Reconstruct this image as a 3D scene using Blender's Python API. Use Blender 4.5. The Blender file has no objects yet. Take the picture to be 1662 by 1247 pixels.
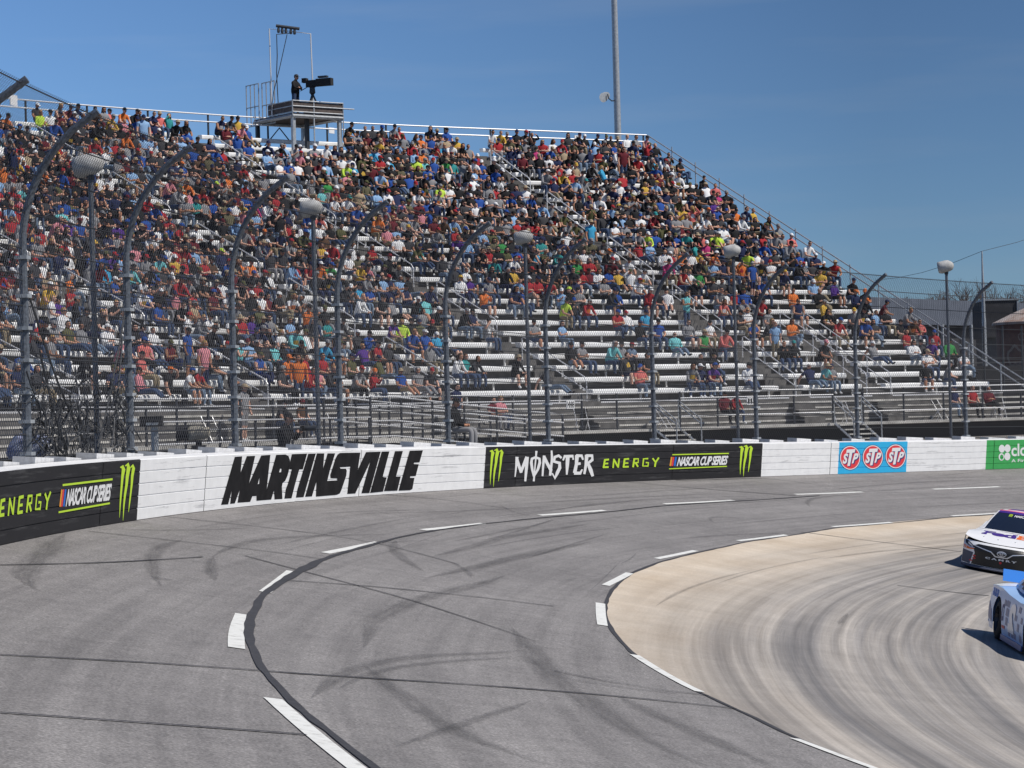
import bpy, bmesh, math, random
import numpy as np
from mathutils import Vector, Matrix
from mathutils.geometry import delaunay_2d_cdt
rad = math.radians
SC = bpy.context.scene
COL = SC.collection
rng = random.Random(7)

# ------------------------------------------------------------------ camera
FPX, ROLL, PITCH = 4261.0, -0.02725, 0.01326
cd = bpy.data.cameras.new('camera')
cam = bpy.data.objects.new('camera', cd)
COL.objects.link(cam)
cd.sensor_width = 36.0
cd.lens = 36.0 * FPX / 1662.0
cd.clip_start = 0.5
cd.clip_end = 6000
CAMPOS = Vector((0, 0, 1.6))
CM = Matrix.Rotation(math.pi / 2 + PITCH, 3, 'X') @ Matrix.Rotation(ROLL, 3, 'Z')
cam.matrix_world = Matrix.Translation(CAMPOS) @ CM.to_4x4()
SC.camera = cam

# ------------------------------------------------------------------ light
SUN_EL, SUN_AZ = 52.0, -22.0        # azimuth measured from +X, counter-clockwise
sd = Vector((math.cos(rad(SUN_EL)) * math.cos(rad(SUN_AZ)), math.cos(rad(SUN_EL)) * math.sin(rad(SUN_AZ)), math.sin(rad(SUN_EL))))
ld = bpy.data.lights.new('sun', 'SUN')
ld.energy = 4.5
ld.angle = rad(0.5)
ld.color = (1.0, 0.955, 0.89)
sun = bpy.data.objects.new('sun', ld)
sun.rotation_euler = sd.to_track_quat('Z', 'Y').to_euler()
COL.objects.link(sun)

world = bpy.data.worlds.new('World')
SC.world = world
world.use_nodes = True
wn = world.node_tree
bg = wn.nodes['Background']
sky = wn.nodes.new('ShaderNodeTexSky')
sky.sky_type = 'NISHITA'
sky.sun_disc = False
sky.sun_elevation = rad(SUN_EL)
sky.sun_rotation = math.atan2(sd.x, sd.y)
sky.altitude = 2500
sky.air_density = 1.0
sky.dust_density = 0.3
sky.ozone_density = 4.0
# faint high cirrus, mixed into the sky by direction
tc = wn.nodes.new('ShaderNodeTexCoord')
mp = wn.nodes.new('ShaderNodeMapping')
mp.inputs['Scale'].default_value = (5, 5, 42)
mp.inputs['Rotation'].default_value = (0.0, 0.12, 0)
nz = wn.nodes.new('ShaderNodeTexNoise')
nz.inputs['Scale'].default_value = 1.6
nz.inputs['Detail'].default_value = 5
rp = wn.nodes.new('ShaderNodeValToRGB')
rp.color_ramp.elements[0].position = 0.5
rp.color_ramp.elements[1].position = 0.85
rp.color_ramp.elements[0].color = (0, 0, 0, 1)
rp.color_ramp.elements[1].color = (0.13, 0.13, 0.13, 1)
mx = wn.nodes.new('ShaderNodeMix')
mx.data_type = 'RGBA'
wn.links.new(tc.outputs['Generated'], mp.inputs['Vector'])
wn.links.new(mp.outputs['Vector'], nz.inputs['Vector'])
wn.links.new(nz.outputs['Fac'], rp.inputs['Fac'])
wn.links.new(rp.outputs['Color'], mx.inputs['Factor'])
tint = wn.nodes.new('ShaderNodeMix')
tint.data_type = 'RGBA'
tint.blend_type = 'MULTIPLY'
tint.inputs['Factor'].default_value = 1.0
tint.inputs['B'].default_value = (0.78, 0.955, 1.13, 1)
wn.links.new(sky.outputs['Color'], tint.inputs['A'])
wn.links.new(tint.outputs['Result'], mx.inputs['A'])
mx.inputs['B'].default_value = (6.0, 6.6, 7.4, 1)
# the clear spring sky is brighter to the west (left) and deeper blue away from it
sx_ = wn.nodes.new('ShaderNodeSeparateXYZ'); wn.links.new(tc.outputs['Generated'], sx_.inputs[0])
mr_ = wn.nodes.new('ShaderNodeMapRange'); wn.links.new(sx_.outputs['X'], mr_.inputs['Value'])
mr_.inputs['From Min'].default_value = -0.22; mr_.inputs['From Max'].default_value = 0.14; mr_.inputs['To Min'].default_value = 1.26; mr_.inputs['To Max'].default_value = 0.70
vm_ = wn.nodes.new('ShaderNodeVectorMath'); vm_.operation = 'SCALE'
wn.links.new(mx.outputs['Result'], vm_.inputs[0]); wn.links.new(mr_.outputs[0], vm_.inputs['Scale'])
wn.links.new(vm_.outputs['Vector'], bg.inputs['Color'])
bg.inputs['Strength'].default_value = 0.08
SC.view_settings.view_transform = 'Standard'
SC.view_settings.look = 'None'
SC.view_settings.exposure = 0.0
SC.view_settings.gamma = 1.0

# ------------------------------------------------------------------ helpers
def ray(px, py):
    v = CM @ Vector(((px - 831.0) / FPX, (623.5 - py) / FPX, -1.0))
    return v / v.y
def project(p):
    q = CM.transposed() @ (Vector(p) - CAMPOS)
    return 831.0 + FPX * q.x / -q.z, 623.5 - FPX * q.y / -q.z, -q.z
def at(px, py, d):
    return CAMPOS + ray(px, py) * d

def mat(name, col, rough=0.8, metal=0.0, noise=None, amp=0.25, bump=0.0, detail=4.0, col2=None, coat=0.0, spec=None):
    m = bpy.data.materials.new(name)
    m.use_nodes = True
    nt = m.node_tree
    b = nt.nodes['Principled BSDF']
    b.inputs['Roughness'].default_value = rough
    b.inputs['Metallic'].default_value = metal
    if coat: b.inputs['Coat Weight'].default_value = coat
    if spec is not None: b.inputs['Specular IOR Level'].default_value = spec
    c = tuple(col) + (1,)
    b.inputs['Base Color'].default_value = c
    if noise:
        t = nt.nodes.new('ShaderNodeTexCoord')
        n = nt.nodes.new('ShaderNodeTexNoise')
        n.inputs['Scale'].default_value = noise
        n.inputs['Detail'].default_value = detail
        n.inputs['Roughness'].default_value = 0.62
        nt.links.new(t.outputs['Object'], n.inputs['Vector'])
        r = nt.nodes.new('ShaderNodeValToRGB')
        r.color_ramp.elements[0].position = 0.3
        r.color_ramp.elements[1].position = 0.7
        lo = tuple(x * (1 - amp) for x in col) if col2 is None else tuple(col2)
        hi = tuple(min(1, x * (1 + amp * 0.6)) for x in col) if col2 is None else tuple(col)
        r.color_ramp.elements[0].color = lo + (1,)
        r.color_ramp.elements[1].color = hi + (1,)
        nt.links.new(n.outputs['Fac'], r.inputs['Fac'])
        nt.links.new(r.outputs['Color'], b.inputs['Base Color'])
        if bump:
            bp = nt.nodes.new('ShaderNodeBump')
            bp.inputs['Strength'].default_value = bump
            bp.inputs['Distance'].default_value = 0.02
            nt.links.new(n.outputs['Fac'], bp.inputs['Height'])
            nt.links.new(bp.outputs['Normal'], b.inputs['Normal'])
    return m

class MB:
    """collects shapes, then links them as one mesh object"""
    def __init__(s): s.v = []; s.f = []; s.mi = []; s.uv = None; s.cur = 0
    def add(s, vs, fs):
        o = len(s.v); s.v += [tuple(p) for p in vs]
        s.f += [tuple(i + o for i in f) for f in fs]; s.mi += [s.cur] * len(fs)
    def box(s, c, size, ax=None):
        c = Vector(c); X, Y, Z = ax if ax else (Vector((1, 0, 0)), Vector((0, 1, 0)), Vector((0, 0, 1)))
        X, Y, Z = X * size[0] / 2, Y * size[1] / 2, Z * size[2] / 2
        vs = [c + X * a + Y * b + Z * d for a in (-1, 1) for b in (-1, 1) for d in (-1, 1)]
        s.add(vs, [(0, 1, 3, 2), (4, 6, 7, 5), (0, 4, 5, 1), (2, 3, 7, 6), (0, 2, 6, 4), (1, 5, 7, 3)])
    def tube(s, pts, r, n=6, caps=True):
        pts = [Vector(p) for p in pts]; rr = r if isinstance(r, (list, tuple)) else [r] * len(pts)
        vs = []; up = None
        for i, p in enumerate(pts):
            d = (pts[min(i + 1, len(pts) - 1)] - pts[max(i - 1, 0)]).normalized()
            if up is None:
                up = Vector((0, 0, 1)) if abs(d.z) < 0.9 else Vector((1, 0, 0))
            a = d.cross(up).normalized(); b = a.cross(d).normalized(); up = b
            for k in range(n):
                t = 2 * math.pi * k / n
                vs.append(p + (a * math.cos(t) + b * math.sin(t)) * rr[i])
        fs = [(i * n + k, i * n + (k + 1) % n, (i + 1) * n + (k + 1) % n, (i + 1) * n + k) for i in range(len(pts) - 1) for k in range(n)]
        if caps: fs += [tuple(range(n - 1, -1, -1)), tuple(range((len(pts) - 1) * n, len(pts) * n))]
        s.add(vs, fs)
    def grid(s, fn, nu, nv, flip=False):
        vs = [fn(i / nu, j / nv) for i in range(nu + 1) for j in range(nv + 1)]
        w = nv + 1
        fs = [(i * w + j, (i + 1) * w + j, (i + 1) * w + j + 1, i * w + j + 1) for i in range(nu) for j in range(nv)]
        if flip: fs = [f[::-1] for f in fs]
        s.add(vs, fs)
    def loft(s, rings, close=False):
        n = len(rings[0]); vs = [p for r in rings for p in r]
        fs = []
        for i in range(len(rings) - 1):
            for k in range(n if close else n - 1):
                k2 = (k + 1) % n
                fs.append((i * n + k, i * n + k2, (i + 1) * n + k2, (i + 1) * n + k))
        s.add(vs, fs)
    def lathe(s, prof, c, n=12, ax=None):
        c = Vector(c); X, Y, Z = ax if ax else (Vector((1, 0, 0)), Vector((0, 1, 0)), Vector((0, 0, 1)))
        s.loft([[c + (X * math.cos(2 * math.pi * k / n) + Y * math.sin(2 * math.pi * k / n)) * r + Z * z for k in range(n)] for r, z in prof], True)
    def obj(s, name, m, parent=None, smooth=False, origin=None):
        me = bpy.data.meshes.new(name)
        vs = s.v
        if origin is not None:
            o = Vector(origin); vs = [tuple(Vector(p) - o) for p in vs]
        me.from_pydata(vs, [], s.f)
        ms = m if isinstance(m, (list, tuple)) else [m]
        for x in ms: me.materials.append(x)
        if len(ms) > 1: me.polygons.foreach_set('material_index', s.mi)
        if smooth: me.polygons.foreach_set('use_smooth', [True] * len(me.polygons))
        me.update()
        ob = bpy.data.objects.new(name, me)
        COL.objects.link(ob)
        if origin is not None: ob.location = origin
        if parent is not None:
            ob.parent = parent
            if origin is None and parent.type == 'EMPTY':
                ob.matrix_parent_inverse = parent_world(parent).inverted()
        return ob
def parent_world(o):
    m = Matrix.LocRotScale(o.location, o.rotation_euler if o.rotation_mode != 'QUATERNION' else o.rotation_quaternion, o.scale)
    return m
def tag(o, label, cat, group=None):
    o['label'] = label; o['category'] = cat
    if group: o['group'] = group
    return o
def thing(name, loc, label, cat, group=None):
    o = bpy.data.objects.new(name, None); COL.objects.link(o); o.location = loc
    o.empty_display_size = 0.2
    return tag(o, label, cat, group)
def struct(o, kind='structure'):
    o['kind'] = kind
    return o

# ------------------------------------------------------------------ the turn: wall circle, banked track
TC = Vector((79.48, 31.22)); TR = 86.63; BANK = 0.18; LEAN = rad(5.5)
ZP = (-1.22091614e-05, -4.27121939e-04, 2.11843382e-02, -9.53802809e-02)
def zb(ph):
    x = min(180.0, max(128.0, ph)) - 157.0
    return ((ZP[0] * x + ZP[1]) * x + ZP[2]) * x + ZP[3]
def polar(x, y): return math.degrees(math.atan2(y - TC.y, x - TC.x)) % 360.0, TR - math.hypot(x - TC.x, y - TC.y)
def trk(ph, r, h=0.0):
    a = rad(ph); return Vector((TC.x + (TR - r) * math.cos(a), TC.y + (TR - r) * math.sin(a), zb(ph) - BANK * r + h))
def wallp(ph, v, off=0.0):
    """a point on the leaning wall face: v metres up the face, off metres in front of it"""
    a = rad(ph); r = v * math.sin(LEAN) + off * math.cos(LEAN)
    return Vector((TC.x + (TR - r) * math.cos(a), TC.y + (TR - r) * math.sin(a), zb(ph) + v * math.cos(LEAN) - off * math.sin(LEAN)))
def solve(px, py, g, t0=8.0, t1=130.0, n=400):
    d = ray(px, py); lo = t0; prev = None
    for i in range(n + 1):
        t = t0 + (t1 - t0) * i / n
        gv = g(CAMPOS + d * t)
        if prev is not None and prev > 0 >= gv:
            a, b = lo, t
            for _ in range(40):
                m_ = (a + b) / 2
                if g(CAMPOS + d * m_) > 0: a = m_
                else: b = m_
            return CAMPOS + d * a
        prev = gv; lo = t
    return None
def on_track(px, py):
    def g(p):
        ph, r = polar(p.x, p.y); return p.z - (zb(ph) - BANK * r)
    p = solve(px, py, g)
    return polar(p.x, p.y) if p else None
def on_wall(px, py):
    """pixel -> (angle, height) on the wall face"""
    def g(p):
        ph, r = polar(p.x, p.y); v = (p.z - zb(ph)) / math.cos(LEAN); return r - v * math.sin(LEAN)
    p = solve(px, py, g, 30.0, 130.0)
    ph, r = polar(p.x, p.y); return ph, (p.z - zb(ph)) / math.cos(LEAN)
WALL_H = 1.016

# ------------------------------------------------------------------ materials
M = {}
M['white_paint'] = None
M['black_paint'] = mat('black_paint', (0.022, 0.021, 0.023), 0.5, noise=4.0, amp=0.3)
M['letter_black'] = mat('letter_black', (0.017, 0.016, 0.017), 0.75, noise=3, amp=0.4, spec=0.12)
M['letter_white'] = mat('letter_white', (0.75, 0.75, 0.75), 0.5)
M['lime'] = mat('lime_paint', (0.50, 0.72, 0.03), 0.5)
M['cyan'] = mat('sky_blue_paint', (0.02, 0.42, 0.74), 0.45, noise=5, amp=0.06)
M['green'] = mat('green_paint', (0.045, 0.36, 0.09), 0.45, noise=5, amp=0.06)
M['red'] = mat('red_paint', (0.72, 0.04, 0.05), 0.45)
M['navy'] = mat('navy_paint', (0.02, 0.03, 0.16), 0.45)
M['orange'] = mat('orange_paint', (0.75, 0.30, 0.02), 0.5)
M['blue'] = mat('blue_paint', (0.02, 0.14, 0.55), 0.5)
M['galv'] = mat('galvanised_steel', (0.40, 0.42, 0.44), 0.45, 0.3, noise=9, amp=0.25)
M['post'] = mat('weathered_steel', (0.125, 0.14, 0.165), 0.5, 0.3, noise=22, amp=0.5)
M['wire'] = mat('fence_wire', (0.060, 0.063, 0.075), 0.6, 0.3)
M['cable'] = mat('steel_cable', (0.045, 0.048, 0.055), 0.6, 0.3)
M['alu'] = mat('aluminium_rail', (0.64, 0.64, 0.65), 0.4, 0.15)
M['bench'] = mat('white_bench', (0.80, 0.80, 0.79), 0.4, noise=1.3, amp=0.16, detail=6)
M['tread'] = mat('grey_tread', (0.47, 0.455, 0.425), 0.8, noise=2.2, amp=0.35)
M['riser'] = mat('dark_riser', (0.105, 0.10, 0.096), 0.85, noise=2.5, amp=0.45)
M['dark_steel'] = mat('dark_steel', (0.05, 0.055, 0.065), 0.55, 0.3, noise=6, amp=0.3)
M['foam'] = mat('foam_block', (0.66, 0.66, 0.67), 0.9, noise=12, amp=0.2, bump=0.2)
M['concrete_wall'] = mat('old_concrete', (0.40, 0.39, 0.37), 0.9, noise=4, amp=0.25, bump=0.2)
M['rubber'] = mat('rubber', (0.018, 0.018, 0.019), 0.75)
M['wood'] = mat('weathered_wood', (0.095, 0.075, 0.068), 0.85, noise=7, amp=0.5)
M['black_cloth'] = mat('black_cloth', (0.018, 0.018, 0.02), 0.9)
M['dirt'] = mat('dry_ground', (0.20, 0.165, 0.12), 0.95, noise=1.1, amp=0.45, bump=0.3)
M['grass'] = mat('infield_grass', (0.10, 0.13, 0.045), 0.95, noise=2.0, amp=0.4, bump=0.3)
M['tarp'] = mat('tan_tarp', (0.34, 0.31, 0.25), 0.85, noise=6, amp=0.25, bump=0.4)
M['bag'] = mat('white_wrap', (0.44, 0.435, 0.42), 0.7, noise=5, amp=0.3, bump=0.2)

def uv_mat(name, build):
    m = bpy.data.materials.new(name); m.use_nodes = True
    build(m.node_tree, m.node_tree.nodes['Principled BSDF'])
    return m
def N(nt, t, **kw):
    n = nt.nodes.new(t)
    for k, v in kw.items():
        if k in n.inputs: n.inputs[k].default_value = v
        else: setattr(n, k, v)
    return n
def uvnoise(nt, sx, sy, detail=4, rough=0.6, scale=1.0, obj=False, dist=0.0):
    t = nt.nodes.new('ShaderNodeTexCoord'); mp = nt.nodes.new('ShaderNodeMapping')
    mp.inputs['Scale'].default_value = (sx, sy, 1 if not obj else sx)
    nt.links.new(t.outputs['Object' if obj else 'UV'], mp.inputs['Vector'])
    n = nt.nodes.new('ShaderNodeTexNoise'); n.inputs['Scale'].default_value = scale
    n.inputs['Detail'].default_value = detail; n.inputs['Roughness'].default_value = rough
    n.inputs['Distortion'].default_value = dist
    nt.links.new(mp.outputs['Vector'], n.inputs['Vector'])
    return n.outputs['Fac']
def ramp(nt, fac, stops):
    r = nt.nodes.new('ShaderNodeValToRGB')
    while len(r.color_ramp.elements) < len(stops): r.color_ramp.elements.new(0.5)
    for e, (p, c) in zip(r.color_ramp.elements, stops):
        e.position = p; e.color = (tuple(c) if isinstance(c, (tuple, list)) else (c, c, c)) + (1,)
    nt.links.new(fac, r.inputs['Fac']); return r.outputs['Color']
def mul(nt, a, b, fac=1.0, mode='MULTIPLY'):
    n = nt.nodes.new('ShaderNodeMix'); n.data_type = 'RGBA'; n.blend_type = mode
    if hasattr(fac, 'default_value') or hasattr(fac, 'is_linked'): nt.links.new(fac, n.inputs['Factor'])
    else: n.inputs['Factor'].default_value = fac
    for s, x in (('A', a), ('B', b)):
        if isinstance(x, (tuple, list)): n.inputs[s].default_value = tuple(x) + (1,)
        else: nt.links.new(x, n.inputs[s])
    return n.outputs['Result']
def asphalt(nt, b):
    base = ramp(nt, uvnoise(nt, 0.16, 0.55, 5, 0.6), [(0.3, (0.172, 0.162, 0.158)), (0.7, (0.236, 0.223, 0.216))])
    streak = ramp(nt, uvnoise(nt, 0.05, 3.2, 6, 0.7), [(0.34, 0.80), (0.58, 1.05)])
    grit = ramp(nt, uvnoise(nt, 38, 38, 2, 0.7, obj=True), [(0.3, 0.55), (0.5, 1.0), (0.7, 1.6)])
    fine = ramp(nt, uvnoise(nt, 2.6, 2.6, 6, 0.75, obj=True), [(0.28, 0.80), (0.5, 1.0), (0.72, 1.14)])
    c = mul(nt, mul(nt, mul(nt, base, streak), grit), fine)
    nt.links.new(c, b.inputs['Base Color']); b.inputs['Roughness'].default_value = 0.85
    bp = nt.nodes.new('ShaderNodeBump'); bp.inputs['Strength'].default_value = 0.35; bp.inputs['Distance'].default_value = 0.01
    nt.links.new(uvnoise(nt, 60, 60, 3, 0.7, obj=True), bp.inputs['Height']); nt.links.new(bp.outputs['Normal'], b.inputs['Normal'])
def concrete(nt, b):
    tan = ramp(nt, uvnoise(nt, 0.25, 0.8, 5, 0.6), [(0.3, (0.49, 0.395, 0.29)), (0.7, (0.63, 0.545, 0.44))])
    # rubbered-in racing groove: rings of worn and dark concrete along the lane
    t = nt.nodes.new('ShaderNodeTexCoord'); sx = nt.nodes.new('ShaderNodeSeparateXYZ'); nt.links.new(t.outputs['UV'], sx.inputs[0])
    wob = uvnoise(nt, 0.03, 0.4, 3, 0.5)
    add = nt.nodes.new('ShaderNodeMath'); add.operation = 'MULTIPLY_ADD'
    nt.links.new(wob, add.inputs[0]); add.inputs[1].default_value = 3.0; nt.links.new(sx.outputs['Y'], add.inputs[2])
    zone = ramp(nt, None or add.outputs[0], [(0, 0), (1, 1)])
    mr = nt.nodes.new('ShaderNodeMapRange'); mr.inputs['From Min'].default_value = 9.2; mr.inputs['From Max'].default_value = 11.9
    nt.links.new(add.outputs[0], mr.inputs['Value'])
    rings = uvnoise(nt, 0.022, 1.5, 5, 0.62, dist=0.15)
    rings2 = uvnoise(nt, 0.05, 7.0, 4, 0.7)
    dark = ramp(nt, rings, [(0.36, (0.160, 0.152, 0.148)), (0.5, (0.235, 0.222, 0.212)), (0.66, (0.40, 0.372, 0.342))])
    dark = mul(nt, dark, ramp(nt, rings2, [(0.3, 0.66), (0.7, 1.28)]))
    rc = ramp(nt, rings, [(0.35, 1.0), (0.68, 0.80)])
    fac = nt.nodes.new('ShaderNodeMath'); fac.operation = 'MULTIPLY'; nt.links.new(mr.outputs[0], fac.inputs[0]); nt.links.new(rc, fac.inputs[1])
    c = mul(nt, tan, dark, fac.outputs[0], 'MIX')
    grit = ramp(nt, uvnoise(nt, 30, 30, 3, 0.7, obj=True), [(0.3, 0.84), (0.7, 1.12)])
    cross = ramp(nt, uvnoise(nt, 0.9, 0.12, 4, 0.7), [(0.3, 0.9), (0.7, 1.08)])
    nt.links.new(mul(nt, mul(nt, c, grit), cross), b.inputs['Base Color']); b.inputs['Roughness'].default_value = 0.8
def skid(nt, b):
    b.inputs['Base Color'].default_value = (0.045, 0.043, 0.045, 1); b.inputs['Roughness'].default_value = 0.75
    a = ramp(nt, uvnoise(nt, 0.7, 5, 6, 0.75), [(0.33, 0.05), (0.75, 0.42)])
    # a tyre presses hardest in the middle of its width and fades to both edges
    t = nt.nodes.new('ShaderNodeTexCoord'); sx = nt.nodes.new('ShaderNodeSeparateXYZ'); nt.links.new(t.outputs['UV'], sx.inputs[0])
    ab = nt.nodes.new('ShaderNodeMath'); ab.operation = 'ABSOLUTE'; nt.links.new(sx.outputs['Y'], ab.inputs[0])
    mr = nt.nodes.new('ShaderNodeMapRange'); mr.inputs['From Min'].default_value = 0.5; mr.inputs['From Max'].default_value = 0.2
    nt.links.new(ab.outputs[0], mr.inputs['Value'])
    mm = nt.nodes.new('ShaderNodeMath'); mm.operation = 'MULTIPLY'; nt.links.new(a, mm.inputs[0]); nt.links.new(mr.outputs[0], mm.inputs[1])
    nt.links.new(mm.outputs[0], b.inputs['Alpha'])
def line_paint(nt, b):
    c = ramp(nt, uvnoise(nt, 6, 6, 5, 0.7, obj=True), [(0.28, (0.42, 0.41, 0.39)), (0.45, (0.66, 0.66, 0.63)), (0.7, (0.74, 0.74, 0.71))])
    nt.links.new(c, b.inputs['Base Color']); b.inputs['Roughness'].default_value = 0.7
def scuffed(col, dirt, lo, rough):
    def f(nt, b):
        t = nt.nodes.new('ShaderNodeTexCoord'); mp = nt.nodes.new('ShaderNodeMapping'); mp.inputs['Scale'].default_value = (0.35, 0.35, 7.0); nt.links.new(t.outputs['Object'], mp.inputs['Vector'])
        n = nt.nodes.new('ShaderNodeTexNoise'); n.inputs['Scale'].default_value = 1.6; n.inputs['Detail'].default_value = 7; n.inputs['Roughness'].default_value = 0.72; nt.links.new(mp.outputs[0], n.inputs['Vector'])
        sc = ramp(nt, n.outputs['Fac'], [(lo, dirt), (lo + .10, tuple(.5 * (a + d) for a, d in zip(col, dirt))), (lo + .16, col)])
        n2 = uvnoise(nt, 3, 3, 4, 0.7, obj=True)
        nt.links.new(mul(nt, sc, ramp(nt, n2, [(0.3, 0.92), (0.7, 1.03)])), b.inputs['Base Color']); b.inputs['Roughness'].default_value = rough
        b.inputs['Specular IOR Level'].default_value = 0.2
    return f
M['white_paint'] = uv_mat('scuffed_white_paint', scuffed((0.80, 0.80, 0.80), (0.42, 0.42, 0.43), 0.27, 0.5))
M['black_paint'] = uv_mat('scuffed_black_paint', scuffed((0.022, 0.021, 0.023), (0.065, 0.064, 0.066), 0.30, 0.65))
M['asphalt'] = uv_mat('asphalt', asphalt); M['concrete'] = uv_mat('worn_concrete', concrete)
M['skid'] = uv_mat('tyre_rubber_mark', skid); M['line'] = uv_mat('worn_line_paint', line_paint)
M['sealant'] = mat('crack_sealant', (0.048, 0.046, 0.048), 0.7, noise=8, amp=0.3)

# ------------------------------------------------------------------ ground and track
def sheet(name, rows, m, kind='structure'):
    """rows: list of lists of (phi, r, height); uv = metres along the turn, metres from the wall"""
    w = len(rows[0]); vs = []; uv = []
    for row in rows:
        for ph, r, h in row:
            vs.append(tuple(trk(ph, r, h))); uv.append((TR * rad(180 - ph), r))
    fs = [(i * w + j, (i + 1) * w + j, (i + 1) * w + j + 1, i * w + j + 1) for i in range(len(rows) - 1) for j in range(w - 1)]
    me = bpy.data.meshes.new(name); me.from_pydata(vs, [], fs); me.materials.append(m)
    l = me.uv_layers.new(name='UVMap')
    l.data.foreach_set('uv', [c for p in me.polygons for vi in p.vertices for c in uv[vi]])
    me.update(); o = bpy.data.objects.new(name, me); COL.objects.link(o)
    if kind: struct(o, kind)
    return o
EDGE_PX = [(1640, 834), (1542, 840), (1358.5, 857), (1276, 871), (1212, 880), (1129, 898.6), (1074, 912), (1026, 931), (998.6, 953.6), (985, 976.5), (983.5, 997), (992, 1020), (1014.6, 1047.6), (1051, 1080), (1138, 1125.5), (1212, 1157.6), (1290, 1198), (1418, 1247)]
EDGE = sorted(on_track(*p) for p in EDGE_PX)
ex = [e[0] for e in EDGE]; er = [e[1] for e in EDGE]
def edge_r(ph):
    if ph > ex[-1]: return er[-1] + (ph - ex[-1]) * 0.3
    return float(np.interp(ph, ex, er))
PHS = [110 + 0.25 * i for i in range(401)]
sheet('asphalt_track', [[(ph, -0.05 + (edge_r(ph) + 0.12) * t / 8, 0.0) for t in range(9)] for ph in PHS], M['asphalt'])
sheet('concrete_lane', [[(ph, edge_r(ph) + (18.5 - edge_r(ph)) * t / 12, 0.004) for t in range(13)] for ph in PHS], M['concrete'])
mb = MB()
mb.loft([[trk(ph, 18.4, 0.0), trk(ph, 18.5, 0.12), trk(ph, 18.75, 0.12), trk(ph, 18.8, -0.2)] for ph in PHS])
struct(mb.obj('infield_kerb', M['concrete_wall']))
mb = MB()
mb.loft([[trk(ph, 18.75, 0.05), trk(ph, 22, 0.25), trk(ph, 30, 1.6)] for ph in PHS])
struct(mb.obj('infield', M['grass']))
# ground outside the wall, rising gently to the stands
mb = MB()
def outer(ph, q):
    a = rad(ph); z = zb(ph); t = min(1.0, max(0.0, (q - 0.6) / 7.0)); z = z * (1 - t) + 0.38 * t
    return Vector((TC.x + (TR + q) * math.cos(a), TC.y + (TR + q) * math.sin(a), z))
mb.loft([[outer(ph, q) for q in (0.25, 1.2, 2.5, 4.5, 7.6, 15, 30, 60, 120, 260)] for ph in [60 + 1.5 * i for i in range(104)]])
struct(mb.obj('service_road', mat('grey_gravel_road', (0.20, 0.185, 0.165), 0.95, noise=0.9, amp=0.35, bump=0.3)))
mb = MB()
mb.add([(-3000, -3000, -5.2), (3000, -3000, -5.2), (3000, 4000, -5.2), (-3000, 4000, -5.2)], [(0, 1, 2, 3)])
struct(mb.obj('ground', M['dirt']))

# painted lane markings, joints and tyre marks lie on the banked surface
def strip_track(pts, widths, h, name, m, kind='structure', step=0.6):
    P = [p[1:] if len(p) == 3 else on_track(*p) for p in pts]
    P = [p for p in P if p]
    xy = [Vector(trk(a, r)) for a, r in P]
    L = [0.0]
    for a, b in zip(xy, xy[1:]): L.append(L[-1] + (b - a).length)
    n = max(2, int(L[-1] / step) + 1)
    rows = []
    W = widths if isinstance(widths, (list, tuple)) else [widths] * len(P)
    W = [W[min(i, len(W) - 1)] for i in range(len(P))]
    cs = []
    for i in range(n + 1):
        s = L[-1] * i / n
        cs.append((np.interp(s, L, [p.x for p in xy]), np.interp(s, L, [p.y for p in xy]), np.interp(s, L, W), s))
    k = 2
    if len(P) > 2:
        for _ in range(3):
            cs = [cs[0]] + [((cs[i - 1][0] + 2 * cs[i][0] + cs[i + 1][0]) / 4, (cs[i - 1][1] + 2 * cs[i][1] + cs[i + 1][1]) / 4, cs[i][2], cs[i][3]) for i in range(1, len(cs) - 1)] + [cs[-1]]
    vs = []; uv = []
    for i, (x, y, w, s) in enumerate(cs):
        a = cs[max(0, i - 1)]; b = cs[min(len(cs) - 1, i + 1)]
        d = Vector((b[0] - a[0], b[1] - a[1])).normalized(); nn = Vector((-d.y, d.x))
        if m is M['skid']:
            u_ = i / (len(cs) - 1); w *= max(.06, min(1, 5 * u_, 4 * (1 - u_)))
        for sg in (-0.5, 0.5):
            wj = w * sg
            if m is M['sealant']: wj *= rng.uniform(0.6, 1.25)
            q = Vector((x, y)) + nn * wj
            ph, r = polar(q.x, q.y); vs.append(tuple(trk(ph, r, h))); uv.append((s, sg))
    return vs, uv
def markings(name, items, m, h0, dh=0.0002):
    V = []; F = []; UV = []
    for k, (pts, w) in enumerate(items):
        vs, uv = strip_track(pts, w, h0 + dh * k, name, m)
        o = len(V); V += vs; UV += uv
        F += [(o + 2 * i, o + 2 * i + 1, o + 2 * i + 3, o + 2 * i + 2) for i in range(len(vs) // 2 - 1)]
    me = bpy.data.meshes.new(name); me.from_pydata(V, [], F); me.materials.append(m)
    l = me.uv_layers.new(name='UVMap'); l.data.foreach_set('uv', [c for p in me.polygons for vi in p.vertices for c in UV[vi]])
    o = bpy.data.objects.new(name, me); COL.objects.link(o); return struct(o)
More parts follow.
